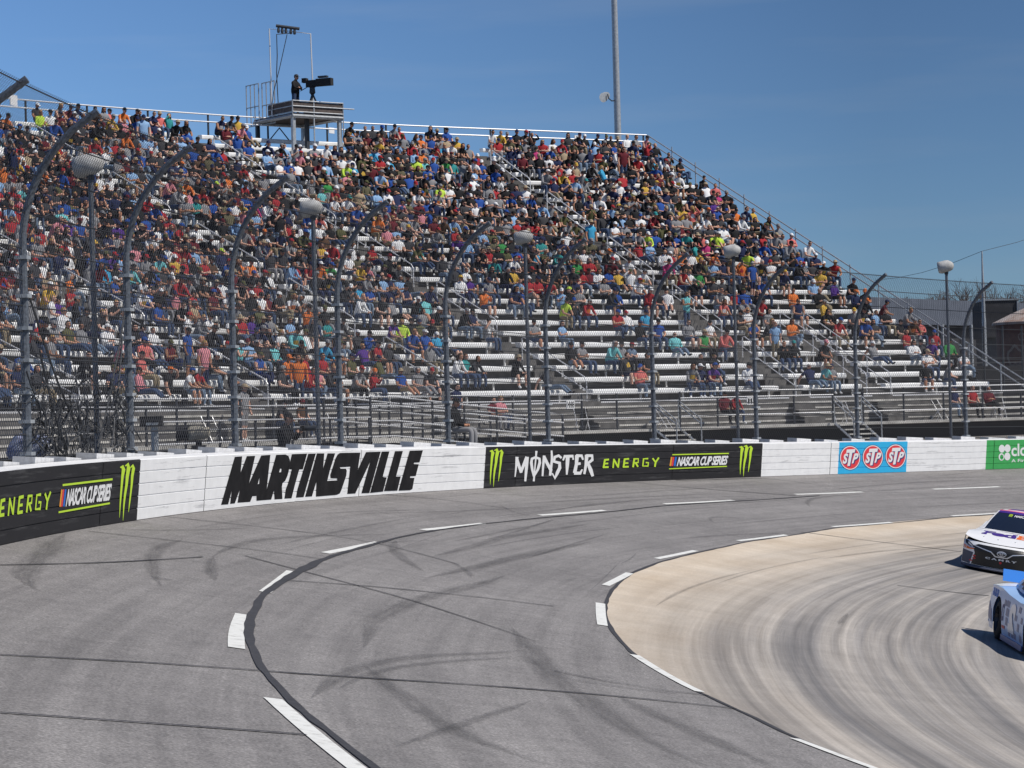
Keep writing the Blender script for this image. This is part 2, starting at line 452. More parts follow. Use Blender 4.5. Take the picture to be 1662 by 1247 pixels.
DASH = [([(1514, 794.5), (1622, 790.5)], .14), ([(1291, 803), (1400, 799)], .14), ([(1078, 818.5), (1190, 812.5)], .14), ([(876, 837), (981, 829)], .14),
        ([(686, 861), (784, 850.5)], .15), ([(528, 898.5), (614, 881)], .15), ([(430, 962), (474, 928)], .16), ([(384, 1053), (382, 1040), (386, 1016), (394, 998)], .18), ([(443, 1135), (500, 1186), (577, 1247), (620, 1280)], .17),
        ([(1545, 838), (1640, 832)], .13), ([(1351, 855.5), (1447, 848.5)], .13), ([(1198, 878.5), (1276, 869)], .13), ([(1066, 907.5), (1129, 894.5)], .13), ([(983, 951), (1022, 931)], .14), ([(978, 1016), (975, 1000), (974.5, 980)], .15), ([(1030, 1064), (1075, 1093), (1136, 1124)], .13), ([(1290, 1200), (1415, 1247), (1500, 1278)], .12)]
markings('lane_markings', DASH, M['line'], 0.0085, 0.0001)
SEAM = [([(640, 1275), (608, 1247), (540, 1193), (492, 1157), (447, 1114.5), (420, 1077), (404.5, 1042), (402.7, 1022), (409.6, 995), (426, 967), (450.7, 948), (485, 929.6), (505.5, 917.6), (522.6, 909), (560, 897), (615, 882), (642, 873.5), (711, 860.5), (793, 850)], [.10, .10, .10, .10, .09, .10, .12, .13, .11, .11, .11, .15, .17, .13, .10, .09, .08, .07, .06]),
        ([(793, 850), (876, 841), (1000, 830), (1078, 821), (1190, 814), (1330, 805)], .07),
        ([(0, 1064), (300, 1079), (437, 1092), (800, 1114), (1050, 1135), (1195, 1151)], [.05, .05, .06, .06, .06, .05]),
        ([(0, 1158), (300, 1179), (497, 1194)], .05),
        ([(144, 863), (289, 879), (480, 900), (521, 908)], .045), ([(398, 903), (479, 925), (505, 931), (677, 977), (800, 1018), (870, 1042)], [.05, .045, .05, .04, .03, .02]),
        ([(265, 838.6), (480, 861.7), (608, 879), (745, 917)], .04), ([(464, 943), (584, 950), (800, 972), (900, 985)], .05),
        ([(1097, 780), (1249, 776), (1403, 798.5)], .04), ([(1010, 782), (1150, 795), (1292, 805)], .05), ([(1299, 864), (1440, 882), (1560, 896)], .06), ([(1457, 951), (1520, 960), (1606, 968)], .06),
        ([(560, 800), (700, 808), (830, 827)], .05), ([(900, 1090), (1010, 1115), (1150, 1130)], .03), ([(0, 918), (160, 915), (330, 905)], .04)]
markings('sealed_joints', SEAM, M['sealant'], 0.0105, 0.0001)
EP = [(a, b) for a, b in EDGE_PX]
markings('concrete_edge_joint', [([(x - 2, y) for x, y in EP], .07)], M['sealant'], 0.0079)
SKID = [([(105, 868), (90, 880), (64, 905), (40, 928), (36, 944), (66, 962)], [.3, .45, .4, .45, .5, .3]), ([(296, 877), (262, 886), (248, 898), (247, 922), (254, 944), (262, 952)], [.35, .3, .3, .26, .34, .5]), ([(250, 940), (277, 941)], .42),
        ([(860, 1056), (800, 1061), (677, 1065), (591, 1080), (546, 1101), (520, 1122), (506, 1135)], [.2, .22, .25, .25, .27, .3, .33]), ([(860, 1066), (800, 1070), (690, 1077), (600, 1092), (550, 1120)], [.12, .14, .16, .17, .18]),
        ([(820, 935), (800, 943), (677, 974), (608, 1005), (591, 1053)], [.3, .32, .36, .4, .45]), ([(590, 1080), (640, 1120), (728, 1186), (800, 1214), (900, 1247)], [.28, .33, .38, .35, .3]), ([(642, 878), (636, 890), (646, 903), (690, 930)], .3),
        ([(1400, 803), (1340, 806), (1312, 811), (1306, 818), (1316, 824)], .22), ([(1600, 778), (1480, 784), (1400, 790), (1330, 798)], .16), ([(700, 905), (830, 870), (960, 850)], .28), ([(690, 940), (840, 905), (960, 880)], .3),
        ([(345, 905), (370, 890), (420, 876), (520, 870), (640, 868)], .2), ([(345, 905), (340, 925), (350, 945)], .25), ([(700, 800), (900, 806), (1000, 812)], .1), ([(150, 860), (280, 862), (420, 858)], .12), ([(900, 1100), (1000, 1120), (1130, 1128)], .15),
        ([(860, 1140), (740, 1180), (640, 1215)], .16), ([(1000, 1130), (1150, 1200), (1260, 1247)], .4), ([(830, 1020), (900, 1100), (1040, 1200), (1150, 1247)], .5),
        ([(1250, 845), (1180, 840), (1140, 838), (1160, 850)], .14), ([(870, 842), (830, 832), (810, 820)], .1), ([(560, 835), (760, 830), (900, 822)], .12), ([(0, 870), (120, 864)], .15)]
r4 = random.Random(11)
for k in range(80):      # thin arcs left by single tyres, running along the lanes and drifting up or down the banking
    p0 = r4.uniform(138, 173); L = r4.uniform(1.5, 9); r0 = r4.choice((r4.uniform(.6, 7.5), r4.uniform(.6, 7.5), r4.uniform(8.5, 15.5))); dr = r4.gauss(0, .45) if r0 < 8 else r4.gauss(0, .3)
    n = 7; SKID.append(([('p', p0 - L * i / n, max(.3, r0 + dr * (i / n) ** 1.6)) for i in range(n + 1)], r4.choice((.03, .04, .05, .07, .10, .15))))
markings('tyre_marks', SKID, M['skid'], 0.0125, 0.00006)
# ------------------------------------------------------------------ barrier wall with painted panels
bx = lambda x, y=760: on_wall(x, y)[0]
PAINT = [(205.0, bx(225, 800), 'black_paint'), (bx(225, 800), bx(786.5, 762), 'white_paint'), (bx(786.5, 762), bx(1236.5, 747), 'black_paint'),
         (bx(1236.5, 747), bx(1361, 744), 'white_paint'), (bx(1361, 744), bx(1472, 740), 'cyan'), (bx(1472, 740), bx(1600.5, 739), 'white_paint'), (bx(1600.5, 739), 126.0, 'green'), (126.0, 112.0, 'white_paint')]
JOINT = [bx(x, y) for x, y in ((333, 790), (584, 775), (837.5, 760), (1092, 750), (1348, 745), (1613, 738))]
j = JOINT[0]
while j < 203: j += 4.05; JOINT.append(j)
wall = thing('barrier_wall', trk(160, 0), 'long curved steel barrier wall painted white, black, blue and green along the track edge', 'wall')
PROF = []
for k in range(5):
    a, b = 0.2032 * k, 0.2032 * (k + 1)
    PROF += [(a + 0.006, -0.014), (a + 0.012, 0.0), (b - 0.012, 0.0), (b - 0.006, -0.014)]
PROF += [(1.0165, -0.02), (1.0165, -0.395), (0.6, -0.40)]
LABELN = {'black_paint': 'black', 'white_paint': 'white', 'cyan': 'sky blue', 'green': 'green'}
for hi, lo, mm in PAINT:
    cuts = sorted([j for j in JOINT if lo + 0.02 < j < hi - 0.02] + [lo, hi])
    for a, b in zip(cuts, cuts[1:]):
        ga = 0.010 if a in JOINT else 0; gb = 0.010 if b in JOINT else 0
        n = max(2, int((b - a) / 0.5)); mb = MB()
        mb.loft([[wallp(a + ga + (b - a - ga - gb) * i / n, v, o) for v, o in PROF] for i in range(n + 1)])
        o = mb.obj('wall_panel', M[mm], wall)
        o['label'] = LABELN[mm] + ' painted length of steel barrier'
mb = MB()
mb.loft([[wallp(112 + 0.7 * i, v, o) for v, o in ((0.0, -0.08), (0.9, -0.08))] for i in range(133)])
mb.obj('backing_strip', M['rubber'], wall)
mb = MB()   # white cap strip along the top edge of the dark panels
for hi, lo, mm in PAINT:
    if mm == 'white_paint': continue
    n = max(2, int((hi - lo) / 0.5))
    mb.loft([[wallp(lo + (hi - lo) * i / n, v, o) for v, o in ((1.0185, -0.012), (1.0185, -0.392))] for i in range(n + 1)])
mb.obj('cap_strip', M['white_paint'], wall)
mb = MB()
mb.loft([[wallp(112 + 0.7 * i, v, o) for v, o in ((-0.3, -0.78), (0.93, -0.78), (0.93, -1.08), (-0.6, -1.08))] for i in range(133)])
tag(mb.obj('concrete_wall', M['concrete_wall']), 'bare grey concrete wall standing behind the painted steel barrier', 'wall')
# foam blocks between steel and concrete
FB = []
ph = 180.5; i = 0
ONES = ['', 'first', 'second', 'third', 'fourth', 'fifth', 'sixth', 'seventh', 'eighth', 'ninth', 'tenth', 'eleventh', 'twelfth', 'thirteenth', 'fourteenth', 'fifteenth', 'sixteenth', 'seventeenth', 'eighteenth', 'nineteenth']
def ordinal(n):
    if n < 20: return ONES[n]
    t, o = divmod(n, 10)
    return {2: ('twentieth', 'twenty-'), 3: ('thirtieth', 'thirty-'), 4: ('fortieth', 'forty-')}[t][0 if o == 0 else 1] + (ONES[o] if o else '')
while ph > 134:
    mb = MB(); w = 0.66 + rng.uniform(-.12, .1); up = 1.10 + rng.uniform(-.025, .03)
    A, B = ph, ph - w
    def fb(p, v, o): return wallp(p, v, o)
    vs = [fb(A, .25, -.415), fb(B, .25, -.415), fb(B, .25, -.765), fb(A, .25, -.765), fb(A, up, -.42), fb(B, up - .035, -.42), fb(B, up - .05, -.765), fb(A, up - .01, -.765)]
    mb.add(vs, [(0, 1, 2, 3), (4, 7, 6, 5), (0, 4, 5, 1), (1, 5, 6, 2), (2, 6, 7, 3), (3, 7, 4, 0)])
    o = mb.obj('foam_block', M['foam'], None, origin=wallp(ph - w / 2, .25, -.5))
    tag(o, 'pale foam block behind the painted barrier, %s from the left' % ordinal(i + 1), 'foam block', 'foam blocks behind the barrier wall')
    ph -= 1.13; i += 1

# ---- lettering on the wall: outlines are kept in metres on the wall face, (angle, height)
def inside(p, poly):
    x, y = p; c = False; n = len(poly)
    for i in range(n):
        x1, y1 = poly[i]; x2, y2 = poly[i - 1]
        if (y1 > y) != (y2 > y) and x < (x2 - x1) * (y - y1) / (y2 - y1) + x1: c = not c
    return c
def fill(polys):
    """triangulated outline with holes (list of loops) -> verts2d, faces"""
    vs = []; es = []
    for lp in polys:
        o = len(vs); vs += [Vector(p) for p in lp]; es += [(o + i, o + (i + 1) % len(lp)) for i in range(len(lp))]
    r = delaunay_2d_cdt(vs, es, [], 0, 1e-7)
    out = []
    for f in r[2]:
        c = sum((r[0][i] for i in f), Vector((0, 0))) / len(f)
        if sum(inside(c, lp) for lp in polys) % 2 == 1: out.append(tuple(f))
    return [tuple(v) for v in r[0]], out
def wall_px(mb, polys, zoom, off):
    ox, oy, sc = zoom
    loops = [[on_wall(ox + x / sc, oy + y / sc) for x, y in lp] for lp in polys]
    q = [[(p[0] * -1.512, p[1]) for p in lp] for lp in loops]
    vs, fs = fill(q)
    mb.add([wallp(x / -1.512, v, off) for x, v in vs], fs)
    return loops
def stroke(pts, w):
    """polyline with widths -> closed outline"""
    L = []; Rr = []
    for i, p in enumerate(pts):
        a = Vector(pts[max(0, i - 1)]); b = Vector(pts[min(len(pts) - 1, i + 1)])
        d = (b - a).normalized(); n = Vector((-d.y, d.x)); wi = w[i] if isinstance(w, (list, tuple)) else w
        L.append(tuple(Vector(p) + n * wi / 2)); Rr.append(tuple(Vector(p) - n * wi / 2))
    return L + Rr[::-1]
def text_mesh(s, bold=0.0, shear=0.0, spacing=1.0):
    c = bpy.data.curves.new('lettering', 'FONT'); c.body = s; c.offset = bold; c.shear = shear; c.space_character = spacing
    c.resolution_u = 3
    o = bpy.data.objects.new('lettering', c); COL.objects.link(o)
    bpy.context.view_layer.update()
    me = bpy.data.meshes.new_from_object(o.evaluated_get(bpy.context.evaluated_depsgraph_get()))
    vs = [tuple(v.co[:2]) for v in me.vertices]; fs = [tuple(p.vertices) for p in me.polygons]
    bpy.data.objects.remove(o); bpy.data.curves.remove(c); bpy.data.meshes.remove(me)
    x0 = min(v[0] for v in vs); x1 = max(v[0] for v in vs); y0 = min(v[1] for v in vs); y1 = max(v[1] for v in vs)
    return [((x - x0) / (x1 - x0), (y - y0) / (y1 - y0)) for x, y in vs], fs
def wall_text(mb, s, quad, zoom, off, **kw):
    """quad: top-left, top-right, bottom-right, bottom-left in photo-zoom units"""
    ox, oy, sc = zoom
    q = [on_wall(ox + x / sc, oy + y / sc) for x, y in quad]
    vs, fs = text_mesh(s, **kw)
    out = []
    for u, v in vs:
        ph = (q[3][0] * (1 - u) + q[2][0] * u) * (1 - v) + (q[0][0] * (1 - u) + q[1][0] * u) * v
        h = (q[3][1] * (1 - u) + q[2][1] * u) * (1 - v) + (q[0][1] * (1 - u) + q[1][1] * u) * v
        out.append(wallp(ph, h, off))
    mb.add(out, fs)
ZA = (350, 720, 9.2333); ZB = (520, 720, 9.2333); Z3 = (780, 715, 8.31); Z4 = (970, 715, 6.1556)
mb = MB()
WORD = [(ZA, [[(78, 920), (285, 200), (395, 192), (372, 435), (465, 190), (590, 185), (500, 595), (440, 880), (325, 888), (357, 700), (285, 898), (215, 905), (240, 705), (185, 912)]]),
        (ZA, [[(438, 880), (500, 595), (680, 180), (818, 170), (762, 690), (737, 848), (610, 858), (610, 785), (548, 790), (515, 875)], [(655, 510), (650, 605), (628, 610)]]),
        (ZA, [[(735, 848), (762, 690), (905, 170), (1045, 165), (1090, 190), (1110, 245), (1110, 300), (1095, 400), (1075, 480), (1040, 560), (1000, 592), (990, 650), (998, 830), (880, 838), (872, 700), (830, 840)], [(965, 375), (985, 380), (978, 435), (948, 432)]]),
        (ZA, [[(1108, 290), (1140, 160), (1368, 152), (1305, 385), (1250, 388), (1180, 640), (1135, 820), (1028, 826), (1050, 680), (1085, 590), (1138, 388), (1100, 385)]]),
        (ZA, [[(1200, 810), (1225, 680), (1385, 155), (1498, 150), (1315, 803)]]),
        (ZB, [[(-232, 798), (-55, 148), (55, 148), (38, 375), (105, 148), (218, 148), (140, 400), (100, 560), (42, 786), (-70, 795), (-62, 570), (-130, 792)]]),
        (ZB, [[(40, 786), (100, 560), (250, 552), (252, 520), (150, 518), (145, 470), (225, 220), (255, 165), (290, 142), (442, 139), (446, 345), (285, 355), (300, 377), (375, 377), (392, 405), (385, 480), (310, 700), (288, 748), (245, 768)]]),
        (ZB, [[(440, 139), (595, 137), (557, 395), (640, 215), (680, 130), (772, 127), (740, 280), (520, 748), (400, 755), (445, 345)]]),
        (ZB, [[(770, 127), (900, 122), (730, 740), (612, 745), (740, 285)]]),
        (ZB, [[(915, 122), (1030, 120), (930, 500), (990, 508), (935, 720), (742, 738)]]),
        (ZB, [[(1115, 115), (1232, 112), (1130, 495), (1200, 492), (1150, 705), (950, 712)]]),
        (ZB, [[(1335, 108), (1532, 102), (1482, 280), (1400, 285), (1395, 308), (1470, 312), (1425, 485), (1342, 490), (1340, 515), (1405, 515), (1375, 680), (1340, 698), (1168, 705)]])]
for k, (z, pl) in enumerate(WORD): wall_px(mb, pl, z, 0.004 + 0.0004 * k)
o = mb.obj('lettering', M['letter_black'], wall); o['label'] = 'huge slanted black letters spelling MARTINSVILLE'
MON = [([(463, 492), (478, 360), (490, 222)], [14, 26, 42]), ([(484, 232), (512, 330), (547, 436)], [34, 40, 38]), ([(540, 432), (580, 330), (624, 222)], [34, 40, 46]), ([(628, 222), (615, 380), (600, 552)], [44, 40, 26]),
       ([(742, 226), (690, 248), (682, 300), (694, 390), (716, 490)], [30, 36, 38, 34, 24]), ([(736, 226), (792, 248), (796, 300), (770, 390), (714, 490)], [30, 36, 38, 34, 24]), ([(750, 142), (744, 220), (730, 370), (714, 552)], [30, 22, 18, 26]),
       ([(856, 205), (842, 330), (832, 482)], [38, 30, 24]), ([(850, 215), (890, 300), (945, 400), (930, 476)], [40, 42, 44, 26]), ([(954, 136), (960, 250), (938, 470)], [24, 32, 30]),
       ([(1088, 238), (1050, 205), (996, 225), (988, 285), (1062, 305), (1064, 370), (1030, 440), (998, 508), (962, 442)], [28, 38, 40, 40, 44, 44, 44, 44, 18]),
       ([(1108, 270), (1128, 215), (1240, 212), (1246, 262)], [22, 38, 40, 20]), ([(1172, 210), (1166, 330), (1158, 462)], [54, 46, 22]),
       ([(1378, 262), (1360, 208), (1285, 206)], [24, 40, 42]), ([(1296, 200), (1288, 320), (1264, 440)], [54, 42, 48]), ([(1284, 318), (1345, 312)], [38, 34]), ([(1255, 440), (1340, 442), (1368, 390)], [46, 42, 18]),
       ([(1428, 195), (1416, 330), (1394, 454)], [52, 38, 30]), ([(1420, 206), (1500, 206), (1502, 262), (1438, 312)], [40, 44, 40, 34]), ([(1440, 300), (1480, 400), (1508, 484)], [36, 52, 36])]
CLAW = [([(120, 145), (150, 142), (164, 168), (152, 230), (146, 300), (138, 390), (132, 480), (128, 596)], [6, 36, 44, 32, 26, 22, 15, 3]),
        ([(180, 135), (215, 122), (226, 160), (212, 230), (206, 300), (188, 400), (178, 490), (172, 624)], [6, 36, 46, 38, 32, 26, 18, 3]),
        ([(246, 152), (278, 136), (288, 160), (274, 230), (270, 300), (262, 370), (250, 460), (238, 552)], [6, 30, 38, 32, 26, 20, 17, 4])]
ENER = [([(112, 191), (68, 195)], 18), ([(72, 188), (57, 275)], 18), ([(64, 233), (104, 230)], 16), ([(52, 268), (108, 266)], 18), ([(152, 275), (161, 184)], 15), ([(160, 190), (203, 266)], 17), ([(203, 272), (213, 182)], 15),
        ([(312, 184), (264, 188)], 17), ([(268, 182), (256, 271)], 18), ([(262, 228), (304, 226)], 15), ([(252, 265), (308, 262)], 17), ([(351, 268), (364, 180)], 18), ([(358, 185), (404, 184), (402, 220), (362, 226)], 15), ([(378, 226), (400, 264)], 17),
        ([(502, 182), (456, 184), (448, 256), (500, 256), (504, 222), (478, 222)], 16), ([(546, 178), (574, 216)], 16), ([(608, 172), (574, 222)], 16), ([(577, 212), (568, 264)], 17)]
def group_px(items, zoom): return [[on_wall(zoom[0] + x / zoom[2], zoom[1] + y / zoom[2]) for x, y in stroke(p, w)] for p, w in items]
def put(mb, loops, dphi, off, k_=1.0):
    for k, lp in enumerate(loops):
        vs, fs = fill([[(p[0] * -1.512, p[1]) for p in lp]])
        mb.add([wallp(claw_ph + d2 + (x / -1.512 - claw_ph - d2) * k_ + dphi, v, off + 0.0004 * k) for x, v in vs], fs)
gM, gC, gE = group_px(MON, Z3), group_px(CLAW, Z3), group_px(ENER, Z4)
gL = group_px([([(745, 143), (1310, 130)], 11), ([(712, 284), (1290, 259)], 10)], Z4)
claw_ph = on_wall(780 + 226 / 8.31, 745)[0]
d2 = on_wall(970 + 1490 / 6.1556, 740)[0] - claw_ph            # second claw mark of the same sign
dl = on_wall(207, 790)[0] - (claw_ph + d2)                       # the same sign again further left
for d, ks in ((0.0, 1.0), (dl, 0.8)):
    mb = MB(); put(mb, gM, d, 0.004, ks); o = mb.obj('lettering', M['letter_white'], wall); o['label'] = 'white ragged lettering spelling MONSTER'
    mb = MB(); put(mb, gE, d, 0.004, ks); o = mb.obj('lettering', M['lime'], wall); o['label'] = 'lime green block lettering spelling ENERGY'
    mb = MB(); put(mb, gL, d, 0.004, ks); mb.obj('stripe', M['lime'], wall)
    for cl in (d, d + d2):
        mb = MB(); put(mb, gC, cl, 0.004); o = mb.obj('emblem', M['lime'], wall); o['label'] = 'lime green emblem of three claw marks'
    mb = MB(); q = ((800, 166), (1306, 152), (1294, 244), (788, 258))
    ox, oy, sc = Z4
    vs, fs = text_mesh('NASCAR CUP SERIES', bold=0.035, shear=0.25, spacing=0.88)
    qq = [on_wall(ox + x / sc, oy + y / sc) for x, y in q]
    mb.add([wallp(claw_ph + d2 + ((qq[3][0] * (1 - u) + qq[2][0] * u) * (1 - v) + (qq[0][0] * (1 - u) + qq[1][0] * u) * v - claw_ph - d2) * ks + d, (qq[3][1] * (1 - u) + qq[2][1] * u) * (1 - v) + (qq[0][1] * (1 - u) + qq[1][1] * u) * v, 0.004) for u, v in vs], fs)
    o = mb.obj('lettering', M['letter_white'], wall); o['label'] = 'white slanted lettering spelling NASCAR CUP SERIES'
    for x0, w, mm in ((733, 16, 'orange'), (752, 16, 'red'), (776, 18, 'blue')):
        mb = MB(); put(mb, group_px([([(x0 + 6, 166), (x0 - 8, 256)], w)], Z4), d, 0.004, ks); mb.obj('stripe', M[mm], wall)
# round oil-treatment logos
Z6 = (1350, 705, 5.327)
def disc(mb, c, rx, ry, off, tilt=0.0, n=40):
    wall_px(mb, [[(c[0] + rx * math.cos(2 * math.pi * k / n) - tilt * ry * math.sin(2 * math.pi * k / n) * 0.08, c[1] + ry * math.sin(2 * math.pi * k / n)) for k in range(n)]], Z6, off)
for c in ((158, 204), (354, 198), (552, 191)):
    for rx, ry, mm, off in ((92, 108, 'navy', .003), (87, 103, 'letter_white', .0045), (80, 95, 'red', .006)):
        mb = MB(); disc(mb, c, rx, ry, off); mb.obj('emblem_disc', M[mm], wall)
    cx, cy = c
    for off, mm, gr in ((.0075, 'navy', 7), (.009, 'letter_white', 0)):
        mb = MB(); b = .045 if gr == 0 else .075
        wall_text(mb, 'S', [(cx - 60 + gr, cy - 38 + gr), (cx - 18 + gr, cy - 38 + gr), (cx - 26 + gr, cy + 52 + gr), (cx - 68 + gr, cy + 52 + gr)], Z6, off, bold=b, shear=0.15)
        wall_px(mb, [[(cx - 30 + gr, cy - 72 + gr), (cx + 44 + gr, cy - 76 + gr), (cx + 38 + gr, cy - 46 + gr), (cx + 18 + gr, cy - 45 + gr), (cx - 4 + gr, cy + 70 + gr), (cx - 26 + gr, cy + 71 + gr), (cx - 6 + gr, cy - 44 + gr), (cx - 36 + gr, cy - 42 + gr)]], Z6, off + .0004)
        wall_text(mb, 'P', [(cx + 28 + gr, cy - 38 + gr), (cx + 76 + gr, cy - 40 + gr), (cx + 58 + gr, cy + 46 + gr), (cx + 12 + gr, cy + 48 + gr)], Z6, off + .0008, bold=b, shear=0.15)
        mb.obj('lettering', M[mm], wall)['label'] = 'letters STP'
# green dairy sign: clover and words
mb = MB()
for k, (x, y, rx, ry) in enumerate(((1470, 125, 26, 34), (1519, 122, 26, 34), (1517, 192, 26, 34))):
    wall_px(mb, [[(x + rx * math.cos(t * .2618) , y + ry * math.sin(t * .2618)) for t in range(24)]], Z6, .004 + .0004 * k)
wall_px(mb, [[(1466 + 24 * math.cos(t * .2618), 196 + 32 * math.sin(t * .2618)) for t in range(24)], [(1468 + 15 * math.cos(t * .2618), 198 + 22 * math.sin(t * .2618)) for t in range(24)]], Z6, .0055)
wall_text(mb, 'cloverleaf', [(1552, 82), (2010, 66), (2010, 176), (1552, 192)], Z6, .004, bold=0.02)
wall_text(mb, 'A First Dairy', [(1552, 216), (1840, 206), (1840, 244), (1552, 252)], Z6, .004, bold=0.01)
mb.obj('lettering', M['letter_white'], wall)['label'] = 'white clover emblem and dairy lettering'

# ------------------------------------------------------------------ catch fence
FOFF = 0.92                      # metres outside the steel face
def fenceP(ph, t):
    """t metres along the fence profile from the wall top; upper part bends in over the track"""
    a = rad(ph); z0 = zb(ph) + 0.93; L0 = 3.45; Rb = 2.35
    if t <= L0: q, z = -FOFF, z0 + t
    else:
        an = (t - L0) / Rb; an = min(an, 1.02) ; ex_ = max(0.0, (t - L0) / Rb - 1.02) * Rb
        q = -FOFF + Rb * (1 - math.cos(an)) + ex_ * math.sin(an); z = z0 + L0 + Rb * math.sin(an) + ex_ * math.cos(an)
    return Vector((TC.x + (TR - q) * math.cos(a), TC.y + (TR - q) * math.sin(a), z))
TT = 5.95
fence = thing('catch_fence', trk(160, -1), 'tall chain link catch fence on bent steel posts leaning over the track', 'fence')
POSTX = [(45, 745), (212, 727), (382, 722), (553, 716), (728, 715), (890, 712), (1062, 709), (1228, 707), (1392, 706), (1568, 703)]
def fence_phi(px, py):
    def g(p):
        ph, r = polar(p.x, p.y); return r + FOFF
    p = solve(px, py, g, 30, 130); return polar(p.x, p.y)[0]
POSTS = [fence_phi(*p) for p in POSTX]
gap = (POSTS[0] - POSTS[1])
lo_, hi_ = POSTS[0] + .3, POSTS[0] + 9
for _ in range(40):      # next bent post to the left: its tip just reaches into view
    m_ = (lo_ + hi_) / 2
    if project(fenceP(m_, 5.98))[0] > 42: lo_ = m_
    else: hi_ = m_
print('post', lo_ - POSTS[0], gap, project(fenceP(lo_, 5.98)))
POSTS = [lo_ + 2 * gap, lo_ + gap, lo_] + POSTS
gap = POSTS[-2] - POSTS[-1]
POSTS += [POSTS[-1] - gap * k for k in (1, 2, 3)]
pl = None
for k, ph in enumerate(POSTS):
    mb = MB(); pts = [fenceP(ph, -0.85)] + [fenceP(ph, t) for t in (0, 1.5, 3.45, 3.7, 4.0, 4.3, 4.6, 4.9, 5.2, 5.5, 6.0)]
    mb.tube(pts, [.072] * 3 + [.064] + [.058] * 8, 10)
    p = mb.obj('fence_post', M['post'], fence, smooth=False)
    for t in (0.25, .75, 1.2, 1.7, 2.2, 2.7, 3.3):
        mb = MB(); c = fenceP(ph, t); a = rad(ph)
        ax = (Vector((-math.sin(a), math.cos(a), 0)), Vector((math.cos(a), math.sin(a), 0)), Vector((0, 0, 1)))
        mb.box(c, (.23, .19, .055), ax)
        mb.obj('post_clamp', M['galv'], p)
mb = MB()
PH0, PH1 = 186.0, 124.0
cabs = [.18, .55, .95, 1.35, 1.75, 2.15, 2.55, 2.95, 3.45, 4.0, 4.6, 5.2, 5.9]
for ci, t in enumerate(cabs):
    mb = MB(); pts = []
    n = 150
    for i in range(n + 1):
        ph = PH0 + (PH1 - PH0) * i / n; p = fenceP(ph, t); pts.append(p)
    mb.tube(pts, .011, 4)
    if t in (.95, 1.75, 2.95):
        mb.tube([p + Vector((0, 0, .07 + .02 * math.sin(i * .7))) for i, p in enumerate(pts)], .009, 4)
    mb.obj('steel_cable', M['cable'], fence)
# chain link: two families of slanting wires
mb = MB(); dm = 0.115; a0 = rad(PH1); per = dm / (TR + FOFF)
n_ = int((rad(PH0) - rad(PH1)) / per)
ts = [0.02, 1.0, 2.0, 3.45, 3.9, 4.4, 4.9, 5.4, TT]
rw = 0.0040
for fam in (1, -1):
    for i in range(n_ + 80):
        base = rad(PH1) + (i - (40 if True else 0)) * per
        pts = []
        for t in ts:
            a = base + fam * (t * 0.82) / (TR + FOFF)
            if rad(PH1) <= a <= rad(PH0): pts.append((a, t))
        if len(pts) < 2: continue
        ring = []
        for a, t in pts:
            p = fenceP(math.degrees(a), t); tx = Vector((-math.sin(a), math.cos(a), 0)); ra = Vector((math.cos(a), math.sin(a), 0))
            c = p - ra * 0.012 * fam * 0.5
            ring.append([c + tx * rw * 1.15, c - tx * rw * .58 + ra * rw, c - tx * rw * .58 - ra * rw])
        mb.loft(ring, True)
mb.obj('chain_link_mesh', M['wire'], fence)
# tangle of slack bundled cable hanging in the bay at the left
mb = MB()
r2 = random.Random(3)
for k in range(95):
    pa = POSTS[3] + (POSTS[4] - POSTS[3]) * r2.uniform(-.05, 1.0); t = r2.uniform(.05, 1.25) * (1 if r2.random() < .8 else 1.3); pts = []
    L = r2.uniform(.3, 1.1); dirx = r2.uniform(-1.4, 1.4); dt = r2.uniform(-.9, .9); w1, w2 = r2.uniform(3, 9), r2.uniform(3, 9)
    for i in range(12):
        u = i / 11
        pts.append(fenceP(pa + dirx * L * u * .55 + .10 * math.sin(u * w1 * 2 + k), max(.02, t + dt * L * u + .14 * math.sin(u * w2 * 2 + k * 2))) + Vector((.14 * math.sin(u * w1 + k), .1 * math.cos(u * w2), 0)))
    mb.tube(pts, r2.choice((.006, .008, .010, .014)), 4)
for pa, pb, t0, t1 in ((POSTS[3] - .2, POSTS[3] - 2.0, 2.7, .4), (POSTS[4] + .1, POSTS[4] + 1.2, 2.6, .3), (POSTS[4] + .2, POSTS[4] + .7, 2.2, .3), (POSTS[3] - .5, POSTS[3] - 1.4, 1.9, .2)):
    mb.tube([fenceP(pa + (pb - pa) * u, t0 + (t1 - t0) * u - .15 * math.sin(u * 3.1)) for u in (0, .25, .5, .75, 1)], .018, 5)
tag(mb.obj('cable_tangle', M['cable'], origin=fenceP(POSTS[3] - 1, 0)), 'dark tangle of torn wire and slack cable caught in the fence at left', 'cable tangle')
# ------------------------------------------------------------------ grandstand
SCX, SCY, RF, SEAT0, RISE, RUN, NR, A2 = 39.432, 57.466, 55.037, 2.592, 0.480, 0.983, 26, 0.543
AISLES = [0.0, 10.68, 17.56, 27.9, 38.9]
QR, QL = -10.6, 52.0
def st(q, k, dn=0.0, z=0.0):
    """q metres along the front row (to the left), k row, dn metres back from the seat line"""
    r = RF + k * RUN + dn
    if q >= 0:
        a = A2 + q / RF; return Vector((SCX - math.sin(a) * r, SCY + math.cos(a) * r, z))
    return Vector((SCX - math.sin(A2) * r - math.cos(A2) * q, SCY + math.cos(A2) * r - math.sin(A2) * q, z))
def st_ax(q):
    a = A2 + max(0.0, q) / RF
    return Vector((math.cos(a), math.sin(a), 0)), Vector((-math.sin(a), math.cos(a), 0)), Vector((0, 0, 1))
def seatz(k): return SEAT0 + k * RISE
def treadz(k): return seatz(k) - 0.43
def hwq(q, k, w): return w * RF / (RF + k * RUN) if q > 0 else w
